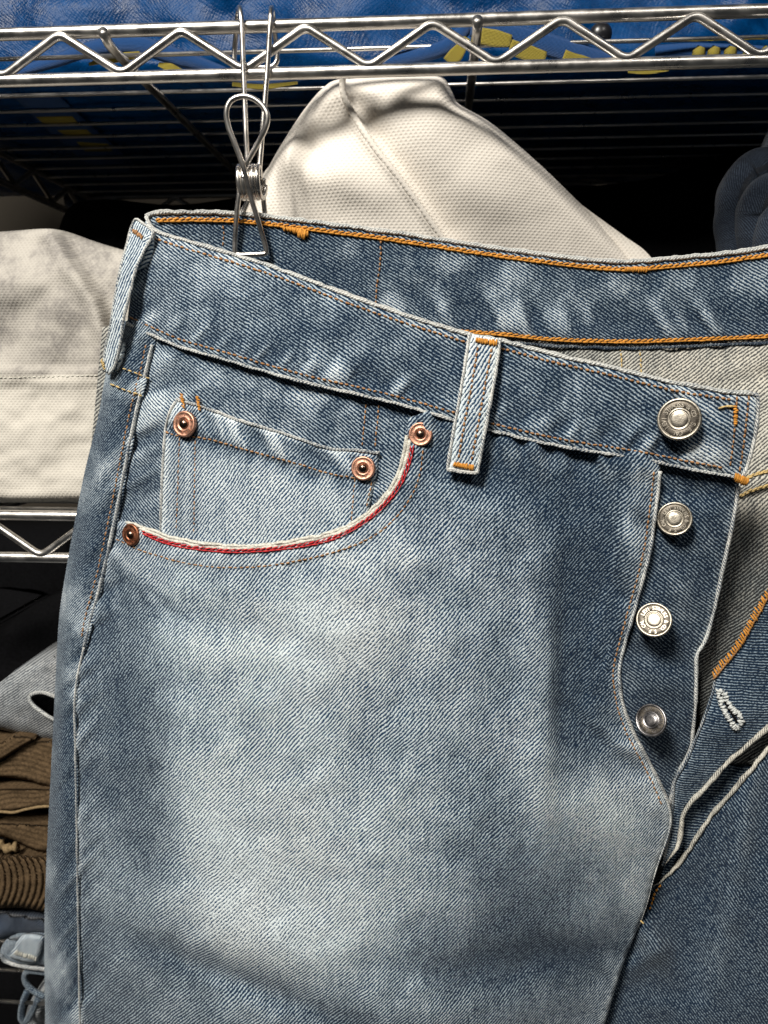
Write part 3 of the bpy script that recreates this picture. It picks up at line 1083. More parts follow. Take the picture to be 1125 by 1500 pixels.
# ---- overall shape of the front: depth in mm at picture points
CP = np.array([
    (215, 330, 381), (190, 470, 376), (205, 400, 377), (260, 420, 366), (350, 450, 356), (500, 500, 344), (700, 560, 335), (900, 610, 328), (1000, 610, 325), (1110, 640, 323),
    (165, 640, 372), (240, 640, 358), (400, 680, 343), (600, 720, 333), (800, 780, 329), (950, 800, 330), (1060, 800, 333),
    (150, 860, 369), (250, 900, 348), (450, 900, 331), (650, 900, 326), (850, 950, 330), (910, 980, 334), (1020, 980, 341),
    (112, 1100, 365), (250, 1100, 340), (450, 1100, 326), (650, 1100, 324), (850, 1150, 331), (960, 1170, 342),
    (112, 1300, 365), (250, 1300, 338), (450, 1300, 322), (650, 1300, 322), (800, 1300, 330), (930, 1340, 349),
    (118, 1560, 367), (300, 1560, 334), (500, 1560, 323), (700, 1560, 329), (880, 1560, 354)], float)


def _tps(C):
    X = C[:, :2]/300.0
    n = len(X)
    d = np.linalg.norm(X[:, None]-X[None], axis=2)
    K = np.where(d > 0, d*d*np.log(np.maximum(d, 1e-12)), 0)+np.eye(n)*0.01
    Pm = np.c_[np.ones(n), X]
    A = np.block([[K, Pm], [Pm.T, np.zeros((3, 3))]])
    sol = np.linalg.solve(A, np.r_[C[:, 2], 0, 0, 0])

    def f(px, py):
        px = np.asarray(px, float)
        q = np.stack([px.ravel()/300., np.asarray(py, float).ravel()/300.], 1)
        out = np.zeros(len(q))
        for i in range(0, len(q), 20000):
            qq = q[i:i+20000]
            dd = np.linalg.norm(qq[:, None]-X[None], axis=2)
            kk = np.where(dd > 0, dd*dd*np.log(np.maximum(dd, 1e-12)), 0)
            out[i:i+20000] = kk@sol[:n]+np.c_[np.ones(len(qq)), qq]@sol[n:]
        return out.reshape(px.shape)
    return f


Yf = _tps(CP)
SEAM = [(228, 480), (224, 505), (216, 540), (205, 583), (196, 625), (189, 660), (174, 737), (158, 814), (147, 860), (136, 900), (124, 948), (114, 992), (110, 1032), (111, 1085), (112, 1140), (114, 1260), (116, 1380), (118, 1500), (119, 1570)]
FLY = [(968, 668), (967, 690), (963, 728), (952, 806), (938, 862), (924, 912), (911, 960), (907, 990), (912, 1030), (925, 1066), (941, 1098), (963, 1140), (979, 1178), (982, 1207), (973, 1240), (960, 1277), (947, 1327), (933, 1363), (913, 1413), (887, 1497), (870, 1560)]
WTOP = [(214, 318), (226, 337), (265, 350), (312, 364), (376, 383), (430, 402), (480, 421), (560, 450), (640, 476), (690, 491), (735, 499), (812, 519), (903, 540), (960, 554), (1006, 564), (1071, 574), (1100, 577)]
WBOT = [(186, 474), (216, 488), (264, 508), (344, 531), (408, 550), (480, 568), (560, 586), (640, 608), (668, 616), (713, 629), (812, 652), (880, 663), (942, 673), (1006, 686), (1045, 693), (1082, 700)]
POCK = [(166, 765), (186, 764), (205, 769), (240, 781), (279, 791), (339, 797), (380, 796), (419, 792), (478, 780), (518, 763), (553, 736), (578, 703), (590, 668), (596, 636), (598, 612)]
seamS = smooth(SEAM, 8)
flyS = smooth(FLY, 6)
wbotS = smooth(WBOT, 8)
wtopS = smooth(WTOP, 8)
pockS = smooth(POCK, 6)


def ripple(arc, seed, per):
    return 0.62*np.tanh(2.3*fbm(arc/per, arc*0+seed*3.7, seed, 2))


def body_relief(px, py):
    """folds and seam puckers of the front panel (mm, negative is towards the viewer)"""
    r = np.zeros(np.shape(px))
    # long soft folds
    r = r + 4.2*G(px, py, 345, 1432, 120, 15, -22) - 3.2*G(px, py, 390, 1380, 150, 34, -22)
    r = r + 4.6*sstep(800, 826, px+0.03*(py-1000))*G(px, py, 845, 1000, 70, 130) - 2.6*G(px, py, 786, 1020, 20, 130, 4)
    r = r - 3.4*G(px, py, 880, 1195, 90, 46, -38) + 1.0*G(px, py, 725, 1250, 60, 90, 20)
    r = r + 2.0*G(px, py, 862, 800, 30, 110, 8) - 2.6*G(px, py, 925, 800, 18, 120, 8)
    r = r + 3.0*G(px, py, 700, 690, 70, 22, -25) - 2.4*G(px, py, 610, 800, 90, 60, 30)
    r = r + 3.4*G(px, py, 215, 1180, 40, 160, 14) - 2.4*G(px, py, 300, 1190, 50, 150, 12)
    r = r + 2.6*G(px, py, 300, 905, 120, 20, -14) + 2.0*G(px, py, 560, 1040, 30, 160, -20)
    r = r - 2.0*G(px, py, 470, 900, 120, 60, -8) + 2.0*G(px, py, 640, 1420, 160, 24, 4)
    r = r + 2.6*G(px, py, 800, 1400, 90, 26, 16) - 2.2*G(px, py, 860, 1350, 60, 30, 20)
    r = r - 1.3*G(px, py, 900, 1080, 70, 7, -42) + 1.2*G(px, py, 885, 1092, 70, 8, -42)
    r = r + 1.6*fbm(px*0.008, py*0.008, 40, 3)+0.85*fbm(px*0.028, py*0.028, 44, 3)
    # roping along the side seam
    d, a, sd = seg_dist(px, py, seamS)
    w_ = np.exp(-(d/26)**2)
    r = r + w_*4.2*ripple(a+0.9*d, 5, 26)
    # puckers below the waistband
    d, a, sd = seg_dist(px, py, wbotS)
    r = r + np.exp(-((d-12)/24)**2)*3.8*ripple(a-0.5*d, 6, 20)
    # fly edge: flat felled strip beside it
    d, a, sd = seg_dist(px, py, flyS)
    r = r + np.exp(-((d-14)/20)**2)*1.9*ripple(a+0.6*d, 7, 22) - 0.9*sstep(52, 46, d)*sstep(1150, 1100, py)
    # pocket hem
    d, a, sd = seg_dist(px, py, pockS)
    r = r - 0.9*sstep(36, 30, d) + np.exp(-((d-22)/16)**2)*2.0*ripple(a+0.4*d, 8, 22)
    return r


Yb_ = lambda px, py: Yf(px, py)+body_relief(px, py)


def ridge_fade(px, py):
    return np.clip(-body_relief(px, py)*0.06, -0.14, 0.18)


def body_fade_light(px, py, d):  # thigh wear with light painted in: brighter centre, shaded sides
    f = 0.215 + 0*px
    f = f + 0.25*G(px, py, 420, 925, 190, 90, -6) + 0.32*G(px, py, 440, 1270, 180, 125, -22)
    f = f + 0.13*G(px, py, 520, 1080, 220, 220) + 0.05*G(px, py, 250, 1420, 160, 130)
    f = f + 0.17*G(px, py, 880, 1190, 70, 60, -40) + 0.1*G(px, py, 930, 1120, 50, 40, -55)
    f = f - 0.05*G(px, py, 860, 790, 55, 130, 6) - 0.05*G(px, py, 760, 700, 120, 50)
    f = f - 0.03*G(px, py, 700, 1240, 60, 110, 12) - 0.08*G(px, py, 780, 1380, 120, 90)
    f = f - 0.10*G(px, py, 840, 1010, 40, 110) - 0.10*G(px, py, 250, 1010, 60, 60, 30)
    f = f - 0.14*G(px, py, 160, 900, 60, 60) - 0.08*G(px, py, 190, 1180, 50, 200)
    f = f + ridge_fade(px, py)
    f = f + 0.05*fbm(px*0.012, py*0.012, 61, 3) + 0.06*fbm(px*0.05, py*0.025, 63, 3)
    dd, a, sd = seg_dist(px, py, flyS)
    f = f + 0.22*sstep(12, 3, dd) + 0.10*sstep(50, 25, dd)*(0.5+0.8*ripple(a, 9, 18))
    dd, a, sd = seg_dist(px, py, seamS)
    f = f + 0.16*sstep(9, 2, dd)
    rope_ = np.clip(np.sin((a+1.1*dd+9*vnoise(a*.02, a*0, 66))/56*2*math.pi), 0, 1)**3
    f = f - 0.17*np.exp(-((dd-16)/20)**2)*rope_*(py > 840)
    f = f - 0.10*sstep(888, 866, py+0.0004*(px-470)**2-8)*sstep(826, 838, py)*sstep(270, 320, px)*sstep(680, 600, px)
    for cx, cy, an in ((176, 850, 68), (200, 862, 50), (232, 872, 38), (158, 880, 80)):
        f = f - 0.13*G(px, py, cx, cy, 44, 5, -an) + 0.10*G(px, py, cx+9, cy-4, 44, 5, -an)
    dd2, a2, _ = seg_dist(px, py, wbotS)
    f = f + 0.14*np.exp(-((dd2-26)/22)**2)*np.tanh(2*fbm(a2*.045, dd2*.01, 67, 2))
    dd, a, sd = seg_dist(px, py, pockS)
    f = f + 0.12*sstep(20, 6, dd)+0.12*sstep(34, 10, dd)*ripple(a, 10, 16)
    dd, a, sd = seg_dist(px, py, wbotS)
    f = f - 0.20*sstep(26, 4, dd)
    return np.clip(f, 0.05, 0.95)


body_outline = np.vstack([pockS, resample(np.array([(598, 612), (640, 598), (668, 604), (713, 617), (812, 640), (942, 661), (968, 668)], float), 7)[1:],
                          flyS[1:], resample(np.array([(870, 1560), (119, 1570)], float), 10)[1:], smooth(SEAM, 6)[::-1][1:]])
k = np.argmin(np.abs(smooth(SEAM, 6)[:, 1]-768))
sS = smooth(SEAM, 6)
sS = sS[sS[:, 1] > 772]
body_outline = np.vstack([pockS, resample(np.array([(598, 612), (640, 598), (668, 604), (713, 617), (812, 640), (942, 661), (968, 668)], float), 7)[1:],
                          flyS[1:], resample(np.array([(870, 1560), (119, 1570)], float), 10)[1:-1], sS[::-1]])
body = sheet('front_leg_panel', body_outline, Yb_, M['denim'], jeans, step=6.5, thick=1.1, ang=49, pitch=1.34, fade=body_fade_light, rnd=(7, 1.0))
stitch('pocket_stitching', [(170, 790), (215, 809), (289, 828), (364, 831), (439, 821), (513, 801), (563, 774), (598, 734), (615, 694), (620, 655)], Yb_, body, 'rust', L=8.5, seed=2, r=0.28, off=0.1)
off_fly = [(x-9, y) for x, y in FLY[1:9]] + [(x-9, y+3) for x, y in FLY[9:13]]
stitch('fly_stitching', off_fly, Yb_, body, 'rust', L=8.0, seed=4, r=0.30, off=0.1)
edge_cord('fly_edge', FLY[1:18], Yb_, 0.9, body, off=-0.1, fade=0.80, seed=3, rope=1.5, taper=60)
# pocket mouth: cream selvedge with a red line
edge_cord('selvedge_edge', [(x, y+2) for x, y in POCK[1:-1]], Yb_, 0.9, body, off=0.1, mat=M['cream'], seed=5, rope=1.4, jit=0.45)
RED = [(207, 779), (240, 794), (289, 804), (349, 808), (419, 803), (478, 792), (518, 775), (553, 750), (583, 716), (598, 684), (605, 652)]
sel = [(x*0.5+a*0.5, y*0.5+b*0.5) for (x, y), (a, b) in zip(RED, [(205, 769), (240, 781), (289, 793), (349, 797), (419, 792), (478, 780), (518, 763), (553, 736), (578, 703), (590, 668), (596, 640)])]
edge_cord('selvedge_strip', sel, Yb_, 1.05, body, off=-0.2, mat=M['cream'], seed=6, rope=1.4, jit=0.4)
chain_stitch('red_selvedge_line', RED, Yb_, body, 'red', L=9.0, r=0.36, off=0.5, wd=3.6, seed=8)
fuzz('pocket_fuzz', POCK[2:-1], Yb_, body, 160, 'fray', 1.5, 0.05, 0.8, 4)

# ---- pocket facing and coin pocket
facing_out = np.vstack([smooth([(228, 478), (330, 515), (480, 556), (650, 598)], 8), np.array([(652, 640), (650, 700)]), smooth([(640, 720), (600, 775), (500, 838), (350, 850), (160, 822)], 8), smooth([(160, 800), (174, 737), (189, 660), (205, 583), (218, 530), (228, 478)], 8)[:-1]])


def facY(px, py):
    d, a, sd = seg_dist(px, py, wbotS)
    r = np.exp(-((d-14)/26)**2)*1.3*ripple(a-0.6*d, 16, 24)
    d2, a2, _ = seg_dist(px, py, seamS)
    r = r + np.exp(-((d2-20)/24)**2)*3.6*ripple(a2+0.8*d2, 17, 30)
    return Yf(px, py)+2.7+r+0.5*fbm(px*.03, py*.03, 18)


def fac_fade(px, py, d):
    f = 0.22+0.12*fbm(px*.02, py*.03, 19)+0.13*np.tanh(2.2*fbm(px*.035+py*.02, py*.045, 162, 2))+0.10*G(px, py, 380, 570, 120, 30, -16)
    dd, a, sd = seg_dist(px, py, wbotS)
    f = f-0.14*sstep(24, 4, dd)
    d2, a2, _ = seg_dist(px, py, seamS)
    f = f-np.exp(-((d2-20)/24)**2)*0.36*ripple(a2+0.8*d2, 17, 30)
    f = f-0.10*G(px, py, 590, 640, 40, 60)
    return np.clip(f, .08, .9)


facing = sheet('pocket_facing', facing_out, facY, M['denim'], jeans, step=6.5, thick=0.9, ang=-38, pitch=1.34, fade=fac_fade)
CTOP = [(259, 586), (285, 592), (314, 602), (364, 620), (419, 636), (478, 656), (518, 659), (556, 664)]
coin_out = np.vstack([smooth(CTOP, 4), resample(np.array([(556, 664), (553, 690), (547, 715), (541, 744), (534, 800), (236, 806)], float), 5)[1:],
                      resample(np.array([(236, 806), (235, 769), (238, 690), (242, 632), (248, 604), (259, 586)], float), 5)[1:-1]])
ctopS = smooth(CTOP, 5)


def coinY(px, py):
    d, a, sd = seg_dist(px, py, ctopS)
    hem = sstep(46, 36, d)
    r = -1.0*hem + hem*2.8*np.sin(np.clip(d/40, 0, 1)*math.pi)*ripple(a-0.8*d, 27, 20)
    r = r + 1.2*np.exp(-((d-44)/7)**2)*(0.5+0.5*ripple(a, 28, 14))
    r = r + np.exp(-((d-70)/40)**2)*1.7*ripple(a-0.5*d, 29, 26)
    r = r - 1.6*G(px, py, 400, 740, 100, 50)
    return Yf(px, py)+1.35+r


def coin_fade(px, py, d):
    dd, a, sd = seg_dist(px, py, ctopS)
    f = 0.42+0.08*G(px, py, 400, 740, 110, 60)
    f = f-0.30*np.exp(-((dd-46)/12)**2)*(0.7+0.6*ripple(a, 28, 14))
    f = f+sstep(42, 30, dd)*(-0.08-0.42*ripple(a-0.8*dd, 27, 20))
    f = f+0.22*sstep(9, 3, d)
    f = f-0.10*np.exp(-((px-262)/9)**2)-0.12*np.exp(-((px-285)/7)**2)*(py > 640)
    f = f-0.12*np.exp(-((px-532)/14)**2)*(py > 690)
    f = f+0.07*fbm(px*.04, py*.02, 23)
    return np.clip(f, .1, .95)


coin = sheet('coin_pocket', coin_out, coinY, M['denim'], jeans, step=4.5, thick=1.1, ang=50, pitch=1.34, fade=coin_fade, rnd=(6, 1.0))
edge_cord('coin_pocket_edge', CTOP, coinY, 0.8, coin, off=-0.2, fade=0.8, seed=13, rope=1.5)
edge_cord('coin_pocket_edge', [(257, 588), (247, 608), (242, 632), (238, 690), (235, 769), (235, 792)], coinY, 0.7, coin, off=-0.3, fade=0.85, seed=14, rope=1.5)
stitch('hem_stitching', [(242, 632), (258, 638), (304, 643), (364, 660), (439, 680), (488, 695), (551, 704)], coinY, coin, 'rust', L=8, r=0.33, off=0.2, seed=15)
for xs_, sdd in (((263, 640, 258, 780), 1), ((286, 645, 284, 785), 2), ((520, 700, 514, 770), 3), ((545, 705, 536, 745), 4)):
    stitch('side_stitching', [(xs_[0], xs_[1]), ((xs_[0]+xs_[2])/2, (xs_[1]+xs_[3])/2), (xs_[2], xs_[3])], coinY, coin, 'rust', L=8, r=0.22, off=0.0, seed=20+sdd)
for x, y in ((266, 588), (289, 591)):
    bartack('bar_tack', [(x-3, y-12), (x+1, y+9), (x+5, y+9), (x+2, y-12)], lambda a, b: np.minimum(coinY(a, b), facY(a, b))-0.6, coin, 'orange', 9, 0.36, 0.5, int(x))
for xa, xb in ((536, 530), (555, 549)):
    stitch('side_stitching', [(xa, 592), ((xa+xb)/2, 625), (xb, 660)], facY, facing, 'rust', L=8, r=0.3, off=0.15, seed=xa)

# ---- side panel wrapping round the hip
SIL = [(178, 470), (164, 515), (154, 552), (143, 613), (124, 691), (108, 772), (97, 833), (88, 891), (84, 940), (82, 980), (78, 1060), (74, 1140), (68, 1260), (65, 1360), (66, 1500), (66, 1570)]
rows = np.arange(470, 1572, 6.0)
sx = np.interp(rows, [p[1] for p in smooth(SEAM, 4)], [p[0] for p in smooth(SEAM, 4)])
lx = np.interp(rows, [p[1] for p in smooth(SIL, 4)], [p[0] for p in smooth(SIL, 4)])
ss = np.concatenate([np.linspace(-0.06, 0.93, 26), np.linspace(0.96, 1.0, 4), np.linspace(1.02, 1.6, 10)])
PXs = np.zeros((len(rows), len(ss)))
PYs = np.repeat(rows[:, None], len(ss), 1)
YY = np.zeros_like(PXs)
seamY = Yf(sx, rows)
for j, s_ in enumerate(ss):
    if s_ <= 1:
        PXs[:, j] = sx+(lx-sx)*s_
        YY[:, j] = seamY+0.6+17*np.clip(s_, 0, 1)**4
    else:
        k = s_-1
        PXs[:, j] = lx+k*k*90
        YY[:, j] = seamY+17.6+k*40
dS, aS, _ = seg_dist(PXs, PYs, seamS)
rip = np.exp(-(dS/24)**2)*1.8*ripple(aS-0.9*dS, 35, 28)+1.1*fbm(PXs*.02, PYs*.02, 36)+np.exp(-((dS-18)/20)**2)*1.0*ripple(aS-1.3*dS, 38, 15)
YY = YY+rip*(ss[None, :] < 0.95)
Psd = U(PXs.ravel(), PYs.ravel(), YY.ravel()).reshape(len(rows), len(ss), 3)
sfade = np.clip(0.15+0.16*sstep(6, 1, dS)-rip*0.20+0.17*np.tanh(2*fbm(PXs*.035-PYs*.012, PYs*.022, 37))+0.05*(PYs-900)/600+0.07*sstep(.75, 1, ss)[None, :], .05, .9)
side = grid_mesh('side_panel', Psd, M['denim'], jeans, ang=-46, pitch=1.32, fade=sfade, thick=1.0)
sideY = lambda px, py: np.interp(py, rows, seamY)+0.6+17*np.clip((np.interp(py, rows, sx)-px)/np.maximum(np.interp(py, rows, sx)-np.interp(py, rows, lx), 1), 0, 1)**4
seamYf = lambda px, py: np.interp(py, rows, seamY)
edge_cord('outer_seam', [(x-1, y) for x, y in SEAM[1:11]], seamYf, 0.95, side, off=0.1, fade=0.72, seed=31, rope=1.6)
edge_cord('outer_seam', [(x-1, y) for x, y in SEAM[10:]], seamYf, 0.6, side, off=0.5, fade=0.8, seed=32, rope=1.6)
stitch('seam_stitching', [(x-10, y) for x, y in SEAM[1:10]]+[(118, 940)], lambda a, b: sideY(a, b)-1.0, side, 'rust', L=8, r=0.3, off=0.25, seed=33)
stitch('yoke_stitching', [(170, 537), (190, 543), (206, 549), (222, 556)], lambda a, b: sideY(a, b)-1.2, side, 'tan', L=9, r=0.36, off=0.4, seed=34)
stitch('yoke_stitching', [(161, 562), (180, 570), (198, 576), (214, 583)], lambda a, b: sideY(a, b)-1.2, side, 'tan', L=9, r=0.36, off=0.4, seed=35)

# ---- front waistband
def wbY(px, py):
    d, a, sd = seg_dist(px, py, wbotS)
    r = np.exp(-((d-22)/20)**2)*2.9*ripple(a-0.4*d, 46, 19)+np.exp(-((d-50)/30)**2)*0.9*ripple(a-0.7*d, 47, 34)
    d2, a2, _ = seg_dist(px, py, wtopS)
    r = r*sstep(4, 14, d)+np.exp(-((d2-26)/22)**2)*0.7*ripple(a2, 48, 40)
    r = r-1.6*G(px, py, 1012, 585, 60, 6, -38)+1.0*G(px, py, 1000, 650, 30, 30)
    return Yf(px, py)-1.7+r*0.8+0.5*fbm(px*.02, py*.02, 49)


def wb_fade(px, py, dist):
    d, a, sd = seg_dist(px, py, wbotS)
    d2, a2, _ = seg_dist(px, py, wtopS)
    f = 0.20+0.08*fbm(px*.012, py*.02, 50)+0.09*np.tanh(2.2*fbm(px*.030+py*.01, py*.045, 151, 2))+0.05*fbm(px*.05, py*.05, 51)
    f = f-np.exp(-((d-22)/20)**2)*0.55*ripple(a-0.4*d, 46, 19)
    f = f+0.14*sstep(24, 6, d2)+0.12*sstep(12, 3, d)-0.05*G(px, py, 560, 500, 200, 26, -16)
    f = f+0.16*G(px, py, 300, 385, 60, 22, -18)+0.22*G(px, py, 1012, 585, 60, 6, -38)+0.16*G(px, py, 1030, 660, 40, 16, -30)
    f = f-0.10*G(px, py, 720, 540, 60, 40)
    f = f+0.18*sstep(16, 4, dist)*(px > 1040)
    return np.clip(f, .06, .95)


WRIGHT = [(1100, 577), (1110, 582), (1109, 620), (1101, 662), (1090, 694), (1082, 700)]
wb_out = np.vstack([smooth(WTOP, 5), smooth(WRIGHT, 4)[1:], smooth(WBOT, 5)[::-1][1:], smooth([(186, 474), (192, 430), (204, 380), (214, 318)], 5)[1:-1]])
wband = sheet('front_waistband', wb_out, wbY, M['denim'], jeans, step=5, thick=1.6, ang=-34, pitch=1.34, fade=wb_fade, rnd=(6, 0.9))
edge_cord('top_edge', WTOP, wbY, 1.05, wband, off=-0.2, fade=1.12, seed=41, rope=1.6)
edge_cord('tip_edge', WRIGHT, wbY, 0.9, wband, off=-0.1, fade=0.9, seed=42, rope=1.6)
edge_cord('bottom_edge', WBOT, wbY, 0.8, wband, off=-0.45, fade=0.86, seed=43, rope=1.6)
shift = lambda pts, dy, dx=0: [(x+dx, y+dy) for x, y in pts]
stitch('top_stitching', shift(WTOP[1:], 11, -3)[:-1]+[(1080, 586)], wbY, wband, 'rust', L=8.5, r=0.42, off=0.2, seed=44)
stitch('bottom_stitching', shift(WBOT, -10, 3)[:-1]+[(1068, 688)], wbY, wband, 'rust', L=8.5, r=0.38, off=0.2, seed=45)
stitch('end_stitching', [(1080, 580), (1077, 610), (1074, 650), (1068, 690)], wbY, wband, 'rust', L=8, r=0.34, off=0.2, seed=46)
stitch('end_stitching', [(1097, 580), (1093, 620), (1088, 660), (1083, 692)], wbY, wband, 'rust', L=8, r=0.34, off=0.2, seed=47)
bartack('bar_tack', [(1074, 594), (1074, 622), (1080, 622), (1081, 592)], wbY, wband, 'orange', 9, 0.45, 0.6, 48)
stitch('thread_end', [(1051, 598), (1062, 595), (1076, 595)], wbY, wband, 'tan', L=12, duty=0.98, r=0.4, off=0.6, seed=49)
bartack('bar_tack', [(1078, 692), (1098, 700), (1090, 712), (1074, 704)], wbY, wband, 'orange', 11, 0.5, 1.0, 50)
fuzz('edge_fuzz', WTOP, wbY, wband, 240, 'fray', 1.2, 0.045, 0.7, 52)

# ---- rear waistband, its inner face seen across the opening
RB = np.array([(205, 316, 382), (330, 340, 391), (450, 380, 395), (700, 430, 399), (900, 450, 400), (1125, 430, 396), (1300, 410, 388), (700, 500, 398), (330, 420, 391), (1125, 520, 397), (450, 330, 395), (205, 420, 381)], float)
Yr0 = _tps(RB)
RTOP = [(214, 318), (226, 312), (252, 311), (280, 311), (338, 312), (392, 317), (480, 328), (560, 338), (640, 350), (711, 361), (800, 373), (861, 380), (905, 383), (942, 382), (1000, 377), (1062, 371), (1125, 362), (1260, 344)]
RBOT = [(420, 470), (560, 480), (700, 489), (733, 491), (812, 499), (916, 502), (1020, 499), (1125, 494), (1260, 486)]
rtopS = smooth(RTOP, 8)
rbotS = smooth(RBOT, 8)


def rwY(px, py):
    d, a, sd = seg_dist(px, py, rbotS)
    r = np.exp(-((d-26)/24)**2)*2.8*ripple(a+0.5*d, 56, 22)
    d2, a2, _ = seg_dist(px, py, rtopS)
    r = r+np.exp(-((d2-30)/24)**2)*1.0*ripple(a2+0.4*d2, 57, 40)
    return Yr0(px, py)+r*sstep(540, 640, px)+0.6*fbm(px*.02, py*.02, 58)


def rw_fade(px, py, dist):
    d, a, sd = seg_dist(px, py, rbotS)
    d2, a2, _ = seg_dist(px, py, rtopS)
    f = 0.18+0.08*fbm(px*.012, py*.02, 60)+0.12*np.tanh(2.2*fbm(px*.035, py*.035+px*.01, 161, 2))
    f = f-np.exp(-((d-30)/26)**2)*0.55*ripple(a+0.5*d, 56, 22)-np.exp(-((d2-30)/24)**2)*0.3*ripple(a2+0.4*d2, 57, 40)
    patch = sstep(325, 330, px)*sstep(560, 554, px)
    f = f-0.15*patch-0.06*sstep(14, 6, d)-0.10*sstep(8, 18, d2)*sstep(40, 18, d2)
    f = f+0.10*sstep(320, 260, px)
    return np.clip(f, .05, .9)


rw_out = np.vstack([smooth(RTOP, 5), smooth(RBOT, 5)[::-1], smooth([(420, 470), (330, 440), (250, 400), (214, 318)], 6)[1:-1]])
rwb = sheet('rear_waistband', rw_out, rwY, M['denim'], jeans, step=5.5, thick=2.4, ang=-32, pitch=1.34, fade=rw_fade, rnd=(6, 0.9))
edge_cord('top_edge', RTOP, rwY, 1.25, rwb, off=0.0, fade=1.12, seed=61, rope=1.6)
chain_stitch('chain_stitching', shift(RTOP[1:], 12, 2), rwY, rwb, 'orange', L=9, r=0.56, off=0.45, wd=3.4, seed=62)
chain_stitch('chain_stitching', shift(RBOT, -1), rwY, rwb, 'orange', L=9, r=0.52, off=0.45, wd=3.2, seed=63)
stitch('label_stitching', [(327, 330), (328, 345), (326, 362)], rwY, rwb, 'rust', L=8, r=0.3, off=0.25, seed=64)
stitch('label_stitching', [(558, 352), (557, 385), (552, 420), (550, 450)], rwY, rwb, 'rust', L=8, r=0.42, off=0.35, seed=65)
bartack('bar_tack', [(414, 330), (452, 337), (450, 347), (414, 338)], rwY, rwb, 'orange', 17, 0.55, 1.3, 66)
bartack('bar_tack', [(438, 334), (450, 336), (446, 352), (436, 348)], rwY, rwb, 'orange', 9, 0.5, 1.6, 67)
bartack('bar_tack', [(915, 390), (948, 391), (946, 399), (914, 398)], rwY, rwb, 'orange', 15, 0.5, 1.0, 68)
fuzz('edge_fuzz', RTOP, rwY, rwb, 420, 'fray', 1.3, 0.05, 0.6, 69)
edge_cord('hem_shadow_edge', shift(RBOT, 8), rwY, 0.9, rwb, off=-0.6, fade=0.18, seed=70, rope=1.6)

# ---- inside of the seat, seen past the open fly (reverse side of the cloth)
IN = np.array([(420, 480, 399), (750, 500, 401), (900, 510, 402), (1125, 500, 399), (1260, 490, 392), (900, 560, 396), (1125, 560, 391), (1125, 640, 382), (1000, 640, 386), (1125, 720, 375), (1060, 760, 369), (1125, 850, 364), (1060, 900, 361), (1040, 1000, 361), (1260, 850, 366), (1000, 1100, 366), (420, 900, 402), (700, 900, 390)], float)
Yi0 = _tps(IN)
inY = lambda px, py: Yi0(px, py)-2.0*G(px, py, 1130, 530, 70, 10, 12)+1.8*G(px, py, 1110, 552, 70, 10, 14)+1.6*fbm(px*.012, py*.014, 71, 3)-1.8*G(px, py, 1110, 708, 50, 7, 12)+1.8*G(px, py, 1110, 728, 50, 7, 12)


def in_fade(px, py, d):
    f = 0.45+0.10*fbm(px*.02, py*.02, 72)-0.22*sstep(720, 860, py)+0.08*G(px, py, 1110, 640, 30, 60)-0.12*G(px, py, 820, 520, 60, 20)
    return np.clip(f, .1, .9)


in_out = resample(np.array([(420, 470), (700, 484), (900, 496), (1125, 488), (1270, 480), (1270, 1120), (1000, 1120), (980, 980), (960, 860), (700, 760), (420, 700), (420, 470)], float), 8, True)
inner = sheet('seat_panel', in_out, inY, M['inside'], jeans, step=8, thick=1.1, ang=38, pitch=1.4, fade=in_fade)
for xa in (908, 936):
    stitch('seat_stitching', [(xa, 508), (xa+2, 525), (xa+4, 560)], inY, inner, 'tan', L=8, r=0.36, off=0.3, seed=xa)
chain_stitch('hem_stitching', [(1086, 704), (1105, 696), (1140, 686), (1200, 672)], inY, inner, 'tan', L=8, r=0.5, off=0.6, wd=2.2, seed=73)
chain_stitch('hem_stitching', [(1082, 728), (1104, 718), (1140, 709), (1200, 700)], inY, inner, 'tan', L=8, r=0.5, off=0.6, wd=2.2, seed=74)
# hidden back of the garment so that it closes behind
bk_out = resample(np.array([(150, 480), (330, 420), (560, 470), (1260, 480), (1260, 1570), (110, 1570), (110, 900), (150, 480)], float), 16, True)
sheet('back_panel', bk_out, lambda x, y: 405+0*x+2*fbm(x*.01, y*.01, 75), M['inside'], jeans, step=20, thick=1.2, ang=40, fade=0.4)

# ---- button placket
PLR = [(1084, 700), (1082, 714), (1072, 772), (1058, 837), (1047, 890), (1034, 936), (1021, 960), (1020, 990), (1019, 1030), (1015, 1072), (1011, 1098), (990, 1140), (980, 1180)]
plrS = smooth(PLR, 6)


def plY(px, py):
    d, a, sd = seg_dist(px, py, plrS)
    d2, a2, _ = seg_dist(px, py, flyS)
    r = 0.9*fbm(px*.02, py*.02, 80, 2)-1.6*G(px, py, 990, 880, 40, 30, 30)+2.4*G(px, py, 960, 960, 40, 16, -20)-1.6*G(px, py, 980, 1000, 30, 20, -30)
    r = r+2.6*G(px, py, 985, 1060, 22, 40)-1.4*G(px, py, 1050, 760, 20, 60, 8)+1.6*G(px, py, 1020, 722, 60, 12, -6)
    return Yf(px, py)+2.6+r+6*sstep(1040, 1160, py)


def pl_fade(px, py, d):
    f = 0.06+0.16*np.tanh(1.8*fbm(px*.03, py*.03, 81))+0.06*fbm(px*.08, py*.05, 82)
    dd, a, sd = seg_dist(px, py, plrS)
    f = f+0.20*sstep(12, 3, dd)+0.08*sstep(45, 10, dd)*ripple(a, 83, 30)+0.10*G(px, py, 1000, 870, 40, 40)
    f = f-0.08*G(px, py, 1000, 1070, 40, 60)
    return np.clip(f, .05, .9)


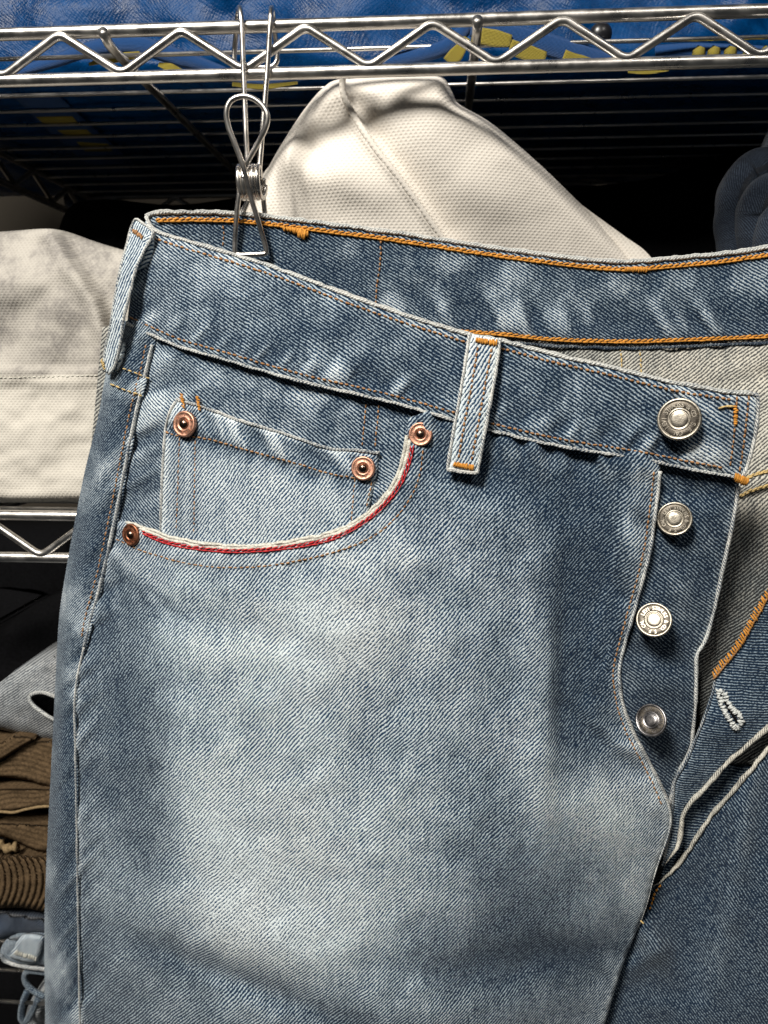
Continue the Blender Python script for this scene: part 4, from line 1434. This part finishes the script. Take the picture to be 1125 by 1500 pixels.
pl_out = np.vstack([resample(np.array([(940, 655), (1084, 680), (1084, 700)], float), 6), plrS[1:], resample(np.array([(980, 1180), (960, 1190), (935, 1120), (890, 1060), (880, 980), (900, 900), (935, 760), (940, 655)], float), 7)[1:-1]])
plk = sheet('button_placket', pl_out, plY, M['denim'], jeans, step=5.5, thick=1.3, ang=-40, pitch=1.34, fade=pl_fade, rnd=(6, 1.0))
edge_cord('placket_edge', PLR[1:], plY, 0.9, plk, off=-0.1, fade=0.84, seed=84, rope=1.6)

# ---- right-hand front: fly facing with button hole, piped edges and leg
OV = [(1180, 800), (1125, 868), (1112, 890), (1100, 910), (1088, 932), (1075, 952), (1060, 970), (1047, 986)]
FLE = [(1047, 986), (1046, 1004), (1036, 1038), (1020, 1080), (1004, 1118), (988, 1147), (984, 1200), (976, 1240), (970, 1268)]
PIPE = [(1200, 1010), (1125, 1067), (1073, 1110), (1048, 1137), (1027, 1160), (1008, 1180), (1000, 1196), (998, 1214), (995, 1232), (986, 1250), (974, 1268)]
PIP2 = [(1200, 1030), (1125, 1097), (1100, 1128), (1073, 1160), (1050, 1186), (1033, 1207), (1018, 1230), (1007, 1247), (990, 1270), (973, 1287), (955, 1300)]


def flY(px, py):
    return 353+0.02*(px-1050)*0-6*G(px, py, 1060, 1060, 60, 50)+1.5*fbm(px*.02, py*.02, 90)-2*G(px, py, 1020, 1130, 20, 60, 60)+1.2*G(px, py, 1090, 1080, 30, 10, 38)


def fl_fade(px, py, d):
    return np.clip(0.10+0.10*fbm(px*.03, py*.05, 91)+0.10*sstep(10, 3, d)-0.04*G(px, py, 1100, 960, 40, 60), .05, .9)


fl_out = np.vstack([smooth(OV, 5), smooth(FLE, 5)[1:], smooth(PIPE, 5)[::-1][1:]])
flap = sheet('fly_facing', fl_out, flY, M['denim'], jeans, step=5, thick=1.3, ang=-4, pitch=1.32, fade=fl_fade, rnd=(6, 0.9))
# overlocked orange edge
ovS = smooth(OV, 4.2)
T = np.gradient(ovS, axis=0)
T /= np.linalg.norm(T, axis=1, keepdims=True)
N = np.stack([-T[:, 1], T[:, 0]], 1)
rr_ = np.random.RandomState(92)
a = ovS+N*4.5+rr_.normal(0, 1, ovS.shape)
b = ovS-N*6+T*5+rr_.normal(0, 1, ovS.shape)
capsules('overlock_stitching', U(a[:, 0], a[:, 1], flY(a[:, 0], a[:, 1])-1.0), U(b[:, 0], b[:, 1], flY(b[:, 0], b[:, 1])-1.3), 0.42, M['orange'], flap, arch=0.5)
a = ovS-N*5
b = ovS-N*3+T*9
capsules('overlock_stitching', U(a[:, 0], a[:, 1], flY(a[:, 0], a[:, 1])-1.0), U(b[:, 0], b[:, 1], flY(b[:, 0], b[:, 1])-1.2), 0.4, M['rust'], flap, arch=0.3)
edge_cord('piped_edge', PIPE, flY, 1.35, flap, off=0.4, fade=0.92, seed=93, rope=1.5, mat=M['inside'], jit=0.5, taper=14)
edge_cord('facing_edge', FLE, flY, 0.7, flap, off=-0.1, fade=0.5, seed=94, rope=1.6)
# button hole: frayed keyhole of thread round a dark slit
bh = [(1052, 1012), (1056, 1030), (1066, 1050), (1076, 1066), (1083, 1062), (1084, 1048), (1074, 1040), (1066, 1028), (1060, 1014)]
bhS = smooth(bh, 2.4, True)
c0 = bhS.mean(0)
T = np.roll(bhS, -1, 0)-np.roll(bhS, 1, 0)
T /= np.linalg.norm(T, axis=1, keepdims=True)
N = np.stack([-T[:, 1], T[:, 0]], 1)
rr_ = np.random.RandomState(95)
a = bhS+N*3.5+rr_.normal(0, 1.4, bhS.shape)
b = bhS-N*3.5+rr_.normal(0, 1.4, bhS.shape)
capsules('button_hole', U(a[:, 0], a[:, 1], flY(a[:, 0], a[:, 1])-0.7), U(b[:, 0], b[:, 1], flY(b[:, 0], b[:, 1])-0.9), 0.55, M['fray'], flap, arch=0.7)
fuzz('button_hole_fuzz', bh, flY, flap, 120, 'fray', 1.8, 0.07, 1.0, 96)
sl = sheet('button_hole_slit', smooth([(1055, 1014), (1062, 1032), (1074, 1052), (1079, 1060), (1080, 1054), (1071, 1042), (1063, 1028), (1058, 1014)], 3, True), lambda x, y: flY(x, y)-0.35, M['black'], flap, step=4, thick=0.3)


def rlY(px, py):
    Y = 362-14*G(px, py, 1160, 1330, 110, 260, 8)+0.012*(1000-px)*0
    Y = Y-5.5*G(px, py, 1082, 1230, 16, 150, -10)+2.5*G(px, py, 1050, 1330, 24, 120, -12)+4*G(px, py, 1020, 1300, 40, 70)
    Y = Y-9.0*G(px, py, 955, 1378, 15, 34, 30)+3.5*G(px, py, 985, 1400, 26, 40, 40)-3*G(px, py, 945, 1405, 26, 10, 30)
    Y = Y+1.5*fbm(px*.012, py*.012, 100, 3)+0.5*fbm(px*.04, py*.04, 101)
    return Y


def rl_fade_shade(px, py, d):  # low base paints in the shade of this turned-away leg, under the wear
    f = -0.05+0.07*fbm(px*.015, py*.015, 102)+0.20*G(px, py, 1082, 1260, 12, 120, -12)+0.12*G(px, py, 1060, 1400, 60, 40)+0.08*G(px, py, 1120, 1150, 30, 50)
    f = f-0.12*G(px, py, 1010, 1310, 40, 70)+0.22*G(px, py, 955, 1385, 18, 30)
    return np.clip(f, -.25, .9)


rl_out = np.vstack([smooth(PIP2, 6), smooth([(955, 1300), (950, 1330), (930, 1360), (880, 1420), (840, 1500), (830, 1570)], 7)[1:], resample(np.array([(830, 1570), (1260, 1570), (1260, 1040), (1200, 1030)], float), 10)[1:-1]])
rleg = sheet('second_leg_panel', rl_out, rlY, M['denim'], jeans, step=6.5, thick=1.2, ang=-52, pitch=1.34, fade=rl_fade_shade, rnd=(7, 1.0))
edge_cord('piped_edge', PIP2, lambda x, y: rlY(x, y), 1.2, rleg, off=0.5, fade=0.92, seed=103, rope=1.5, mat=M['inside'], jit=0.5, taper=14)
stitch('crotch_stitching', [(968, 1296), (958, 1310), (954, 1325), (948, 1336)], lambda x, y: rlY(x, y)-1.0, rleg, 'orange', L=7, r=0.45, off=0.8, seed=104)
stitch('thread_end', [(938, 1348), (944, 1354), (950, 1354)], lambda x, y: rlY(x, y)-6, rleg, 'tan', L=8, duty=1.0, r=0.35, off=0.6, seed=105)
# inner ply between the two piped edges
ip = np.vstack([smooth(PIPE, 6), smooth(shift(PIP2, 4, 4), 6)[::-1]])
sheet('inner_ply', ip, lambda x, y: flY(x, y)*0+363+0*x, M['denim'], jeans, step=7, thick=1, ang=-4, fade=0.12)

# ---- belt loops
def loopY(px, py):
    t = (py-490)/200
    return Yf(px, py)-5.0-2.2*np.sin(np.clip(t, 0, 1)*math.pi)


L2 = [(688, 489), (733, 496), (727, 540), (718, 590), (709, 640), (699, 693), (677, 691), (655, 688), (663, 640), (672, 590), (681, 535)]
l2_out = resample(np.array(L2+[L2[0]], float), 4, True)


def l2fade(px, py, d):
    return np.clip(0.47+0.36*sstep(11, 3, d)+0.05*fbm(px*.05, py*.02, 110), 0, .97)


bl2 = sheet('belt_loop', l2_out, loopY, M['denim'], jeans, step=4, thick=1.8, ang=58, pitch=1.42, fade=l2fade, rnd=(5, 1.2), label='belt loop on the flat front of the waistband')
edge_cord('loop_edge', [L2[0], L2[10], L2[9], L2[8], L2[7]], loopY, 0.85, bl2, off=-0.4, fade=0.95, seed=111, rope=1.5)
edge_cord('loop_edge', L2[1:6], loopY, 0.85, bl2, off=-0.4, fade=0.95, seed=112, rope=1.5)
edge_cord('loop_edge', [L2[7], L2[6], L2[5]], loopY, 1.0, bl2, off=-0.2, fade=0.97, seed=113, rope=1.5)
stitch('loop_stitching', [(700, 508), (694, 545), (685, 595), (676, 645), (671, 676)], loopY, bl2, 'rust', L=8, r=0.4, off=0.15, seed=114)
stitch('loop_stitching', [(720, 510), (714, 545), (705, 595), (696, 645), (690, 678)], loopY, bl2, 'rust', L=8, r=0.4, off=0.15, seed=115)
bartack('bar_tack', [(697, 502), (727, 507), (726, 497), (697, 494)], loopY, bl2, 'orange', 15, 0.42, 0.7, 116)
bartack('bar_tack', [(664, 684), (693, 689), (693, 680), (665, 676)], loopY, bl2, 'orange', 15, 0.42, 0.7, 117)

L1 = [(197, 322), (210, 327), (224, 338), (223, 346), (212, 365), (199, 395), (190, 430), (181, 466), (176, 505), (167, 538), (159, 548), (151, 544), (154, 512), (160, 486), (168, 434), (176, 396), (186, 356)]
l1_out = resample(np.array(L1+[L1[0]], float), 4, True)


def loop1Y(px, py):
    xr_ = np.interp(py, [322, 338, 365, 395, 430, 466, 505, 548], [224, 224, 212, 199, 190, 181, 176, 165])
    return np.interp(py, [320, 400, 470, 550], [374, 366, 364, 367])+0.30*np.clip(xr_-px, 0, 60)


def l1fade(px, py, d):
    return np.clip(0.40+0.12*sstep(9, 3, d)+0.06*fbm(px*.05, py*.02, 120), 0, .97)


bl1 = sheet('belt_loop', l1_out, loop1Y, M['denim'], jeans, step=4, thick=1.8, ang=62, pitch=1.6, fade=l1fade, rnd=(5, 1.2), label='belt loop standing off the folded side of the waistband')
edge_cord('loop_edge', [L1[2], L1[3], L1[4], L1[5], L1[6], L1[7], L1[8], L1[9], L1[10]], loop1Y, 0.8, bl1, off=-0.5, fade=0.85, seed=121, rope=1.6)
edge_cord('loop_edge', [L1[2], L1[1], L1[0], L1[16], L1[15], L1[14], L1[13], L1[12], L1[11]], loop1Y, 0.7, bl1, off=-0.5, fade=0.85, seed=122, rope=1.6)
sheet('loop_lining', resample(np.array([(212, 345), (226, 340), (224, 366), (219, 386), (208, 397), (197, 398), (204, 372), (212, 345)], float), 4, True), lambda x, y: 371+0.05*(y-340), M['denim'], bl1, step=4, thick=1.5, ang=20, fade=0.5, rnd=(5, 1))
bartack('bar_tack', [(196, 334), (210, 345), (207, 351), (193, 340)], loop1Y, bl1, 'rust', 10, 0.4, 0.7, 123)
bartack('bar_tack', [(150, 524), (155, 540), (152, 542), (148, 527)], loop1Y, bl1, 'tan', 7, 0.35, 0.6, 124)
sheet('loop_foot', smooth([(166, 540), (172, 520), (178, 502), (182, 508), (180, 526), (172, 542)], 3, True), lambda x, y: 368+0*x, M['denim'], bl1, step=4, thick=3, fade=0.8, rnd=(4, 2))


# ---- metal buttons and rivets
def basis(n):
    n = Vector(n).normalized()
    r = Vector((0, 0, 1)).cross(n)*-1
    r = Vector((1, 0, 0))-n*n.x
    r.normalize()
    u = r.cross(n)*-1
    if u.z < 0:
        u = -u
    return np.array(r), np.array(u), np.array(n)


def lathe(name, c, n, prof, mat, parent, seg=48, label=None):
    r, u, nn = basis(n)
    V, Fc = [], []
    for rad, h in prof:
        for j in range(seg):
            a = 2*math.pi*j/seg
            V.append(c+r*math.cos(a)*rad+u*math.sin(a)*rad+nn*h)
    for i in range(len(prof)-1):
        for j in range(seg):
            Fc.append((i*seg+j, i*seg+(j+1) % seg, (i+1)*seg+(j+1) % seg, (i+1)*seg+j))
    Fc.append(tuple(range(seg))[::-1])
    Fc.append(tuple((len(prof)-1)*seg+j for j in range(seg)))
    return build(name, np.array(V), [f[::-1] for f in Fc], mat, parent, label=label)


_glyph = {}


def glyph(ch):
    if ch not in _glyph:
        cu = bpy.data.curves.new('glyph', 'FONT')
        cu.body = ch
        cu.size = 1.0
        cu.extrude = 0.09
        cu.offset = 0.012
        cu.resolution_u = 2
        cu.align_x = 'CENTER'
        o = bpy.data.objects.new('glyph', cu)
        col.objects.link(o)
        bpy.context.view_layer.update()
        me = bpy.data.meshes.new_from_object(o.evaluated_get(bpy.context.evaluated_depsgraph_get()))
        V = np.array([tuple(v.co) for v in me.vertices])
        Fc = [tuple(p.vertices) for p in me.polygons]
        bpy.data.objects.remove(o)
        bpy.data.curves.remove(cu)
        bpy.data.meshes.remove(me)
        _glyph[ch] = (V, Fc)
    return _glyph[ch]


def ring_text(name, txt, c, n, rad, size, h, start, mat, parent):
    r, u, nn = basis(n)
    Vs, Fs, k = [], [], 0
    for i, ch in enumerate(txt):
        if ch == ' ':
            continue
        a = math.radians(start)-2*math.pi*i/len(txt)
        V, Fc = glyph(ch)
        if len(V) == 0:
            continue
        er = r*math.cos(a)+u*math.sin(a)
        et = r*math.sin(a)-u*math.cos(a)
        P = c+er*rad+(V[:, :1]*size*0.95)*et+((V[:, 1:2]-0.36)*size)*er+nn*(h+V[:, 2:]*size)
        Vs.append(P)
        Fs += [tuple(q+k for q in f) for f in Fc]
        k += len(V)
    return build(name, np.vstack(Vs), Fs, mat, parent, smooth_=False)


def button(px, py, Y, rp, n, mat, start, lift, label):
    c = U(px, py, Y-lift)[0]
    R = rp/F*Y*1.01
    prof = [(0.01*R, 1.02), (0.20*R, 1.0), (0.33*R, 0.95), (0.37*R, 0.8), (0.40*R, 0.5), (0.43*R, 0.5), (0.46*R, 0.78), (0.50*R, 0.76), (0.53*R, 0.34), (0.83*R, 0.34), (0.86*R, 0.7), (0.90*R, 0.95), (0.95*R, 0.92), (0.99*R, 0.6), (1.0*R, 0.2), (0.97*R, -0.3), (0.6*R, -0.9), (0.3*R, -1.2), (0.28*R, -lift-2.5)]
    b = lathe('button', c, n, prof, mat, jeans, 56, label)
    lathe('patina_ring', c, n, [(0.52*R, 0.30), (0.535*R, 0.40), (0.68*R, 0.41), (0.825*R, 0.40), (0.84*R, 0.30)], M['nickeldark'], b, 56)
    ring_text('lettering', 'LEVI STRAUSS & CO. S.F. CAL. ', c, n, 0.68*R, 0.30*R, 0.47, start, mat, b)
    return b


cam_n = lambda px, py: -ray([px], [py])[0]/np.linalg.norm(ray([px], [py])[0])


def tilt(px, py, dx, dz):
    v = cam_n(px, py)+np.array([dx, 0, dz])
    return v


button(995, 614, float(wbY(np.array([995.]), np.array([614.]))[0]), 29.5, tilt(995, 614, -0.04, 0.05), M['nickel'], 215, 3.6, 'waist button on the tip of the waistband')
button(988, 760, float(plY(np.array([988.]), np.array([760.]))[0]), 24.3, tilt(988, 760, 0.02, 0.02), M['nickel'], 150, 3.4, 'fly button just below the waistband')
button(958, 908, float(plY(np.array([958.]), np.array([908.]))[0]), 25.3, tilt(958, 908, -0.12, 0.16), M['nickel'], 150, 6.2, 'brightest fly button, halfway down the placket')
button(954, 1055, float(plY(np.array([954.]), np.array([1055.]))[0]), 24.0, tilt(954, 1055, -0.55, 0.10), M['pewter'], 120, 8.0, 'grey tilted fly button at the bottom of the placket')


def surf_n(f, px, py, e=9.0):
    q = np.array([(px-e, py), (px+e, py), (px, py-e), (px, py+e)], float)
    P = U(q[:, 0], q[:, 1], f(q[:, 0], q[:, 1]))
    n = np.cross(P[1]-P[0], P[3]-P[2])
    return n if n[1] < 0 else -n


def rivet(px, py, Y, rp, mat, label, start=80):
    n = surf_n(Yf, px, py, 14)
    c = U(px, py, Y-0.8)[0]
    R = rp/F*Y
    prof = [(R*1.0, -1.2), (R*1.0, 0.35), (R*0.96, 0.75), (R*0.86, 0.85), (R*0.82, 0.7), (R*0.60, 0.75), (R*0.55, 0.9), (R*0.46, 0.8), (R*0.40, 0.3), (R*0.05, 0.3)]
    o = lathe('rivet', c, n, prof[::-1], mat, jeans, 40, label)
    lathe('nub', c, n, [(R*0.40*math.cos(a)+0.01, 0.2+R*0.32*math.sin(a)) for a in np.linspace(math.pi/2, 0, 9)], M['bronze'], o, 28)
    ring_text('lettering', 'L.S.&CO.S.F.', c, n, R*0.70, R*0.27, 0.76, start, mat, o)
    return o


v1 = lambda f, x, y: float(f(np.array([float(x)]), np.array([float(y)]))[0])
rivet(270, 621, v1(coinY, 270, 621)-0.3, 19.5, M['copper'], 'copper rivet at the upper corner of the coin pocket')
rivet(532, 686, v1(coinY, 532, 686)-0.3, 18, M['copper'], 'copper rivet at the lower corner of the coin pocket')
rivet(616, 636, v1(Yb_, 616, 636)-0.3, 17.5, M['copper'], 'copper rivet above the red selvedge line')
rivet(192, 783, v1(Yb_, 192, 783)-0.6, 17, M['oldcopper'], 'dark copper rivet at the side seam end of the pocket mouth')

# ================================================================== THE WIRE CLIP
clip = thing('hanging_clip', 'stainless wire hanging clip hooked over the rail, gripping the rear waistband', 'clip')


def wire(name, pts, r=1.3):
    Q = smooth(np.array([tuple(p) for p in pts], float), 2.5)
    return tube(name, U(Q[:, 0], Q[:, 1], Q[:, 2]), r, M['steel'], clip, 12)


wire('hook', [(364, 262, 391), (362.5, 241, 393), (360, 190, 394), (357, 110, 395), (354.5, 45, 395), (352.5, 20, 396), (350.5, 11, 400), (348.5, 20, 404.5), (346.5, 42, 406), (343, 82, 407), (345, 94, 407), (352, 99, 407), (372, 99, 407.5), (393, 99, 407), (402, 95, 407), (406, 85, 407), (404, 60, 406.5), (402, 43, 406), (400, 24, 404.5), (398, 12, 400), (396.8, 20, 396), (396, 32, 395), (392, 95, 395), (387, 160, 394), (380.5, 241, 393), (380, 262, 391)])
wire('front_jaw', [(356, 262, 384), (360, 244, 385), (363, 236, 384), (377, 211, 382), (388, 190, 380), (392, 172, 379), (386, 157, 379), (372, 145, 379), (355, 141, 379), (338, 148, 379), (331.5, 165, 379), (335, 187, 380), (344, 211, 381), (356, 243, 382.5), (369, 293, 386), (382.7, 339, 388.5), (390, 366, 389.6), (387, 372, 389.8), (368, 373, 389.8), (349, 373, 389.8), (344, 367, 389.6), (346.7, 315, 388), (350.7, 280, 387), (351, 264, 388)])
wire('rear_jaw', [(386, 262, 396), (385.5, 285, 399), (388, 312, 400.5), (391, 350, 398), (388, 368, 397), (368, 371, 397), (350, 368, 397), (346, 350, 398), (357, 310, 400.5), (366, 285, 398), (366, 262, 396)])
n = 5
tt = np.linspace(0, n*2*math.pi, n*28)
c = U(367, 267, 390.5)[0]
tube('spring', np.stack([c[0]-5.6+11.4*tt/tt[-1], c[1]+6.2*np.cos(tt), c[2]+7.2*np.sin(tt)], 1), 1.3, M['steel'], clip, 10)
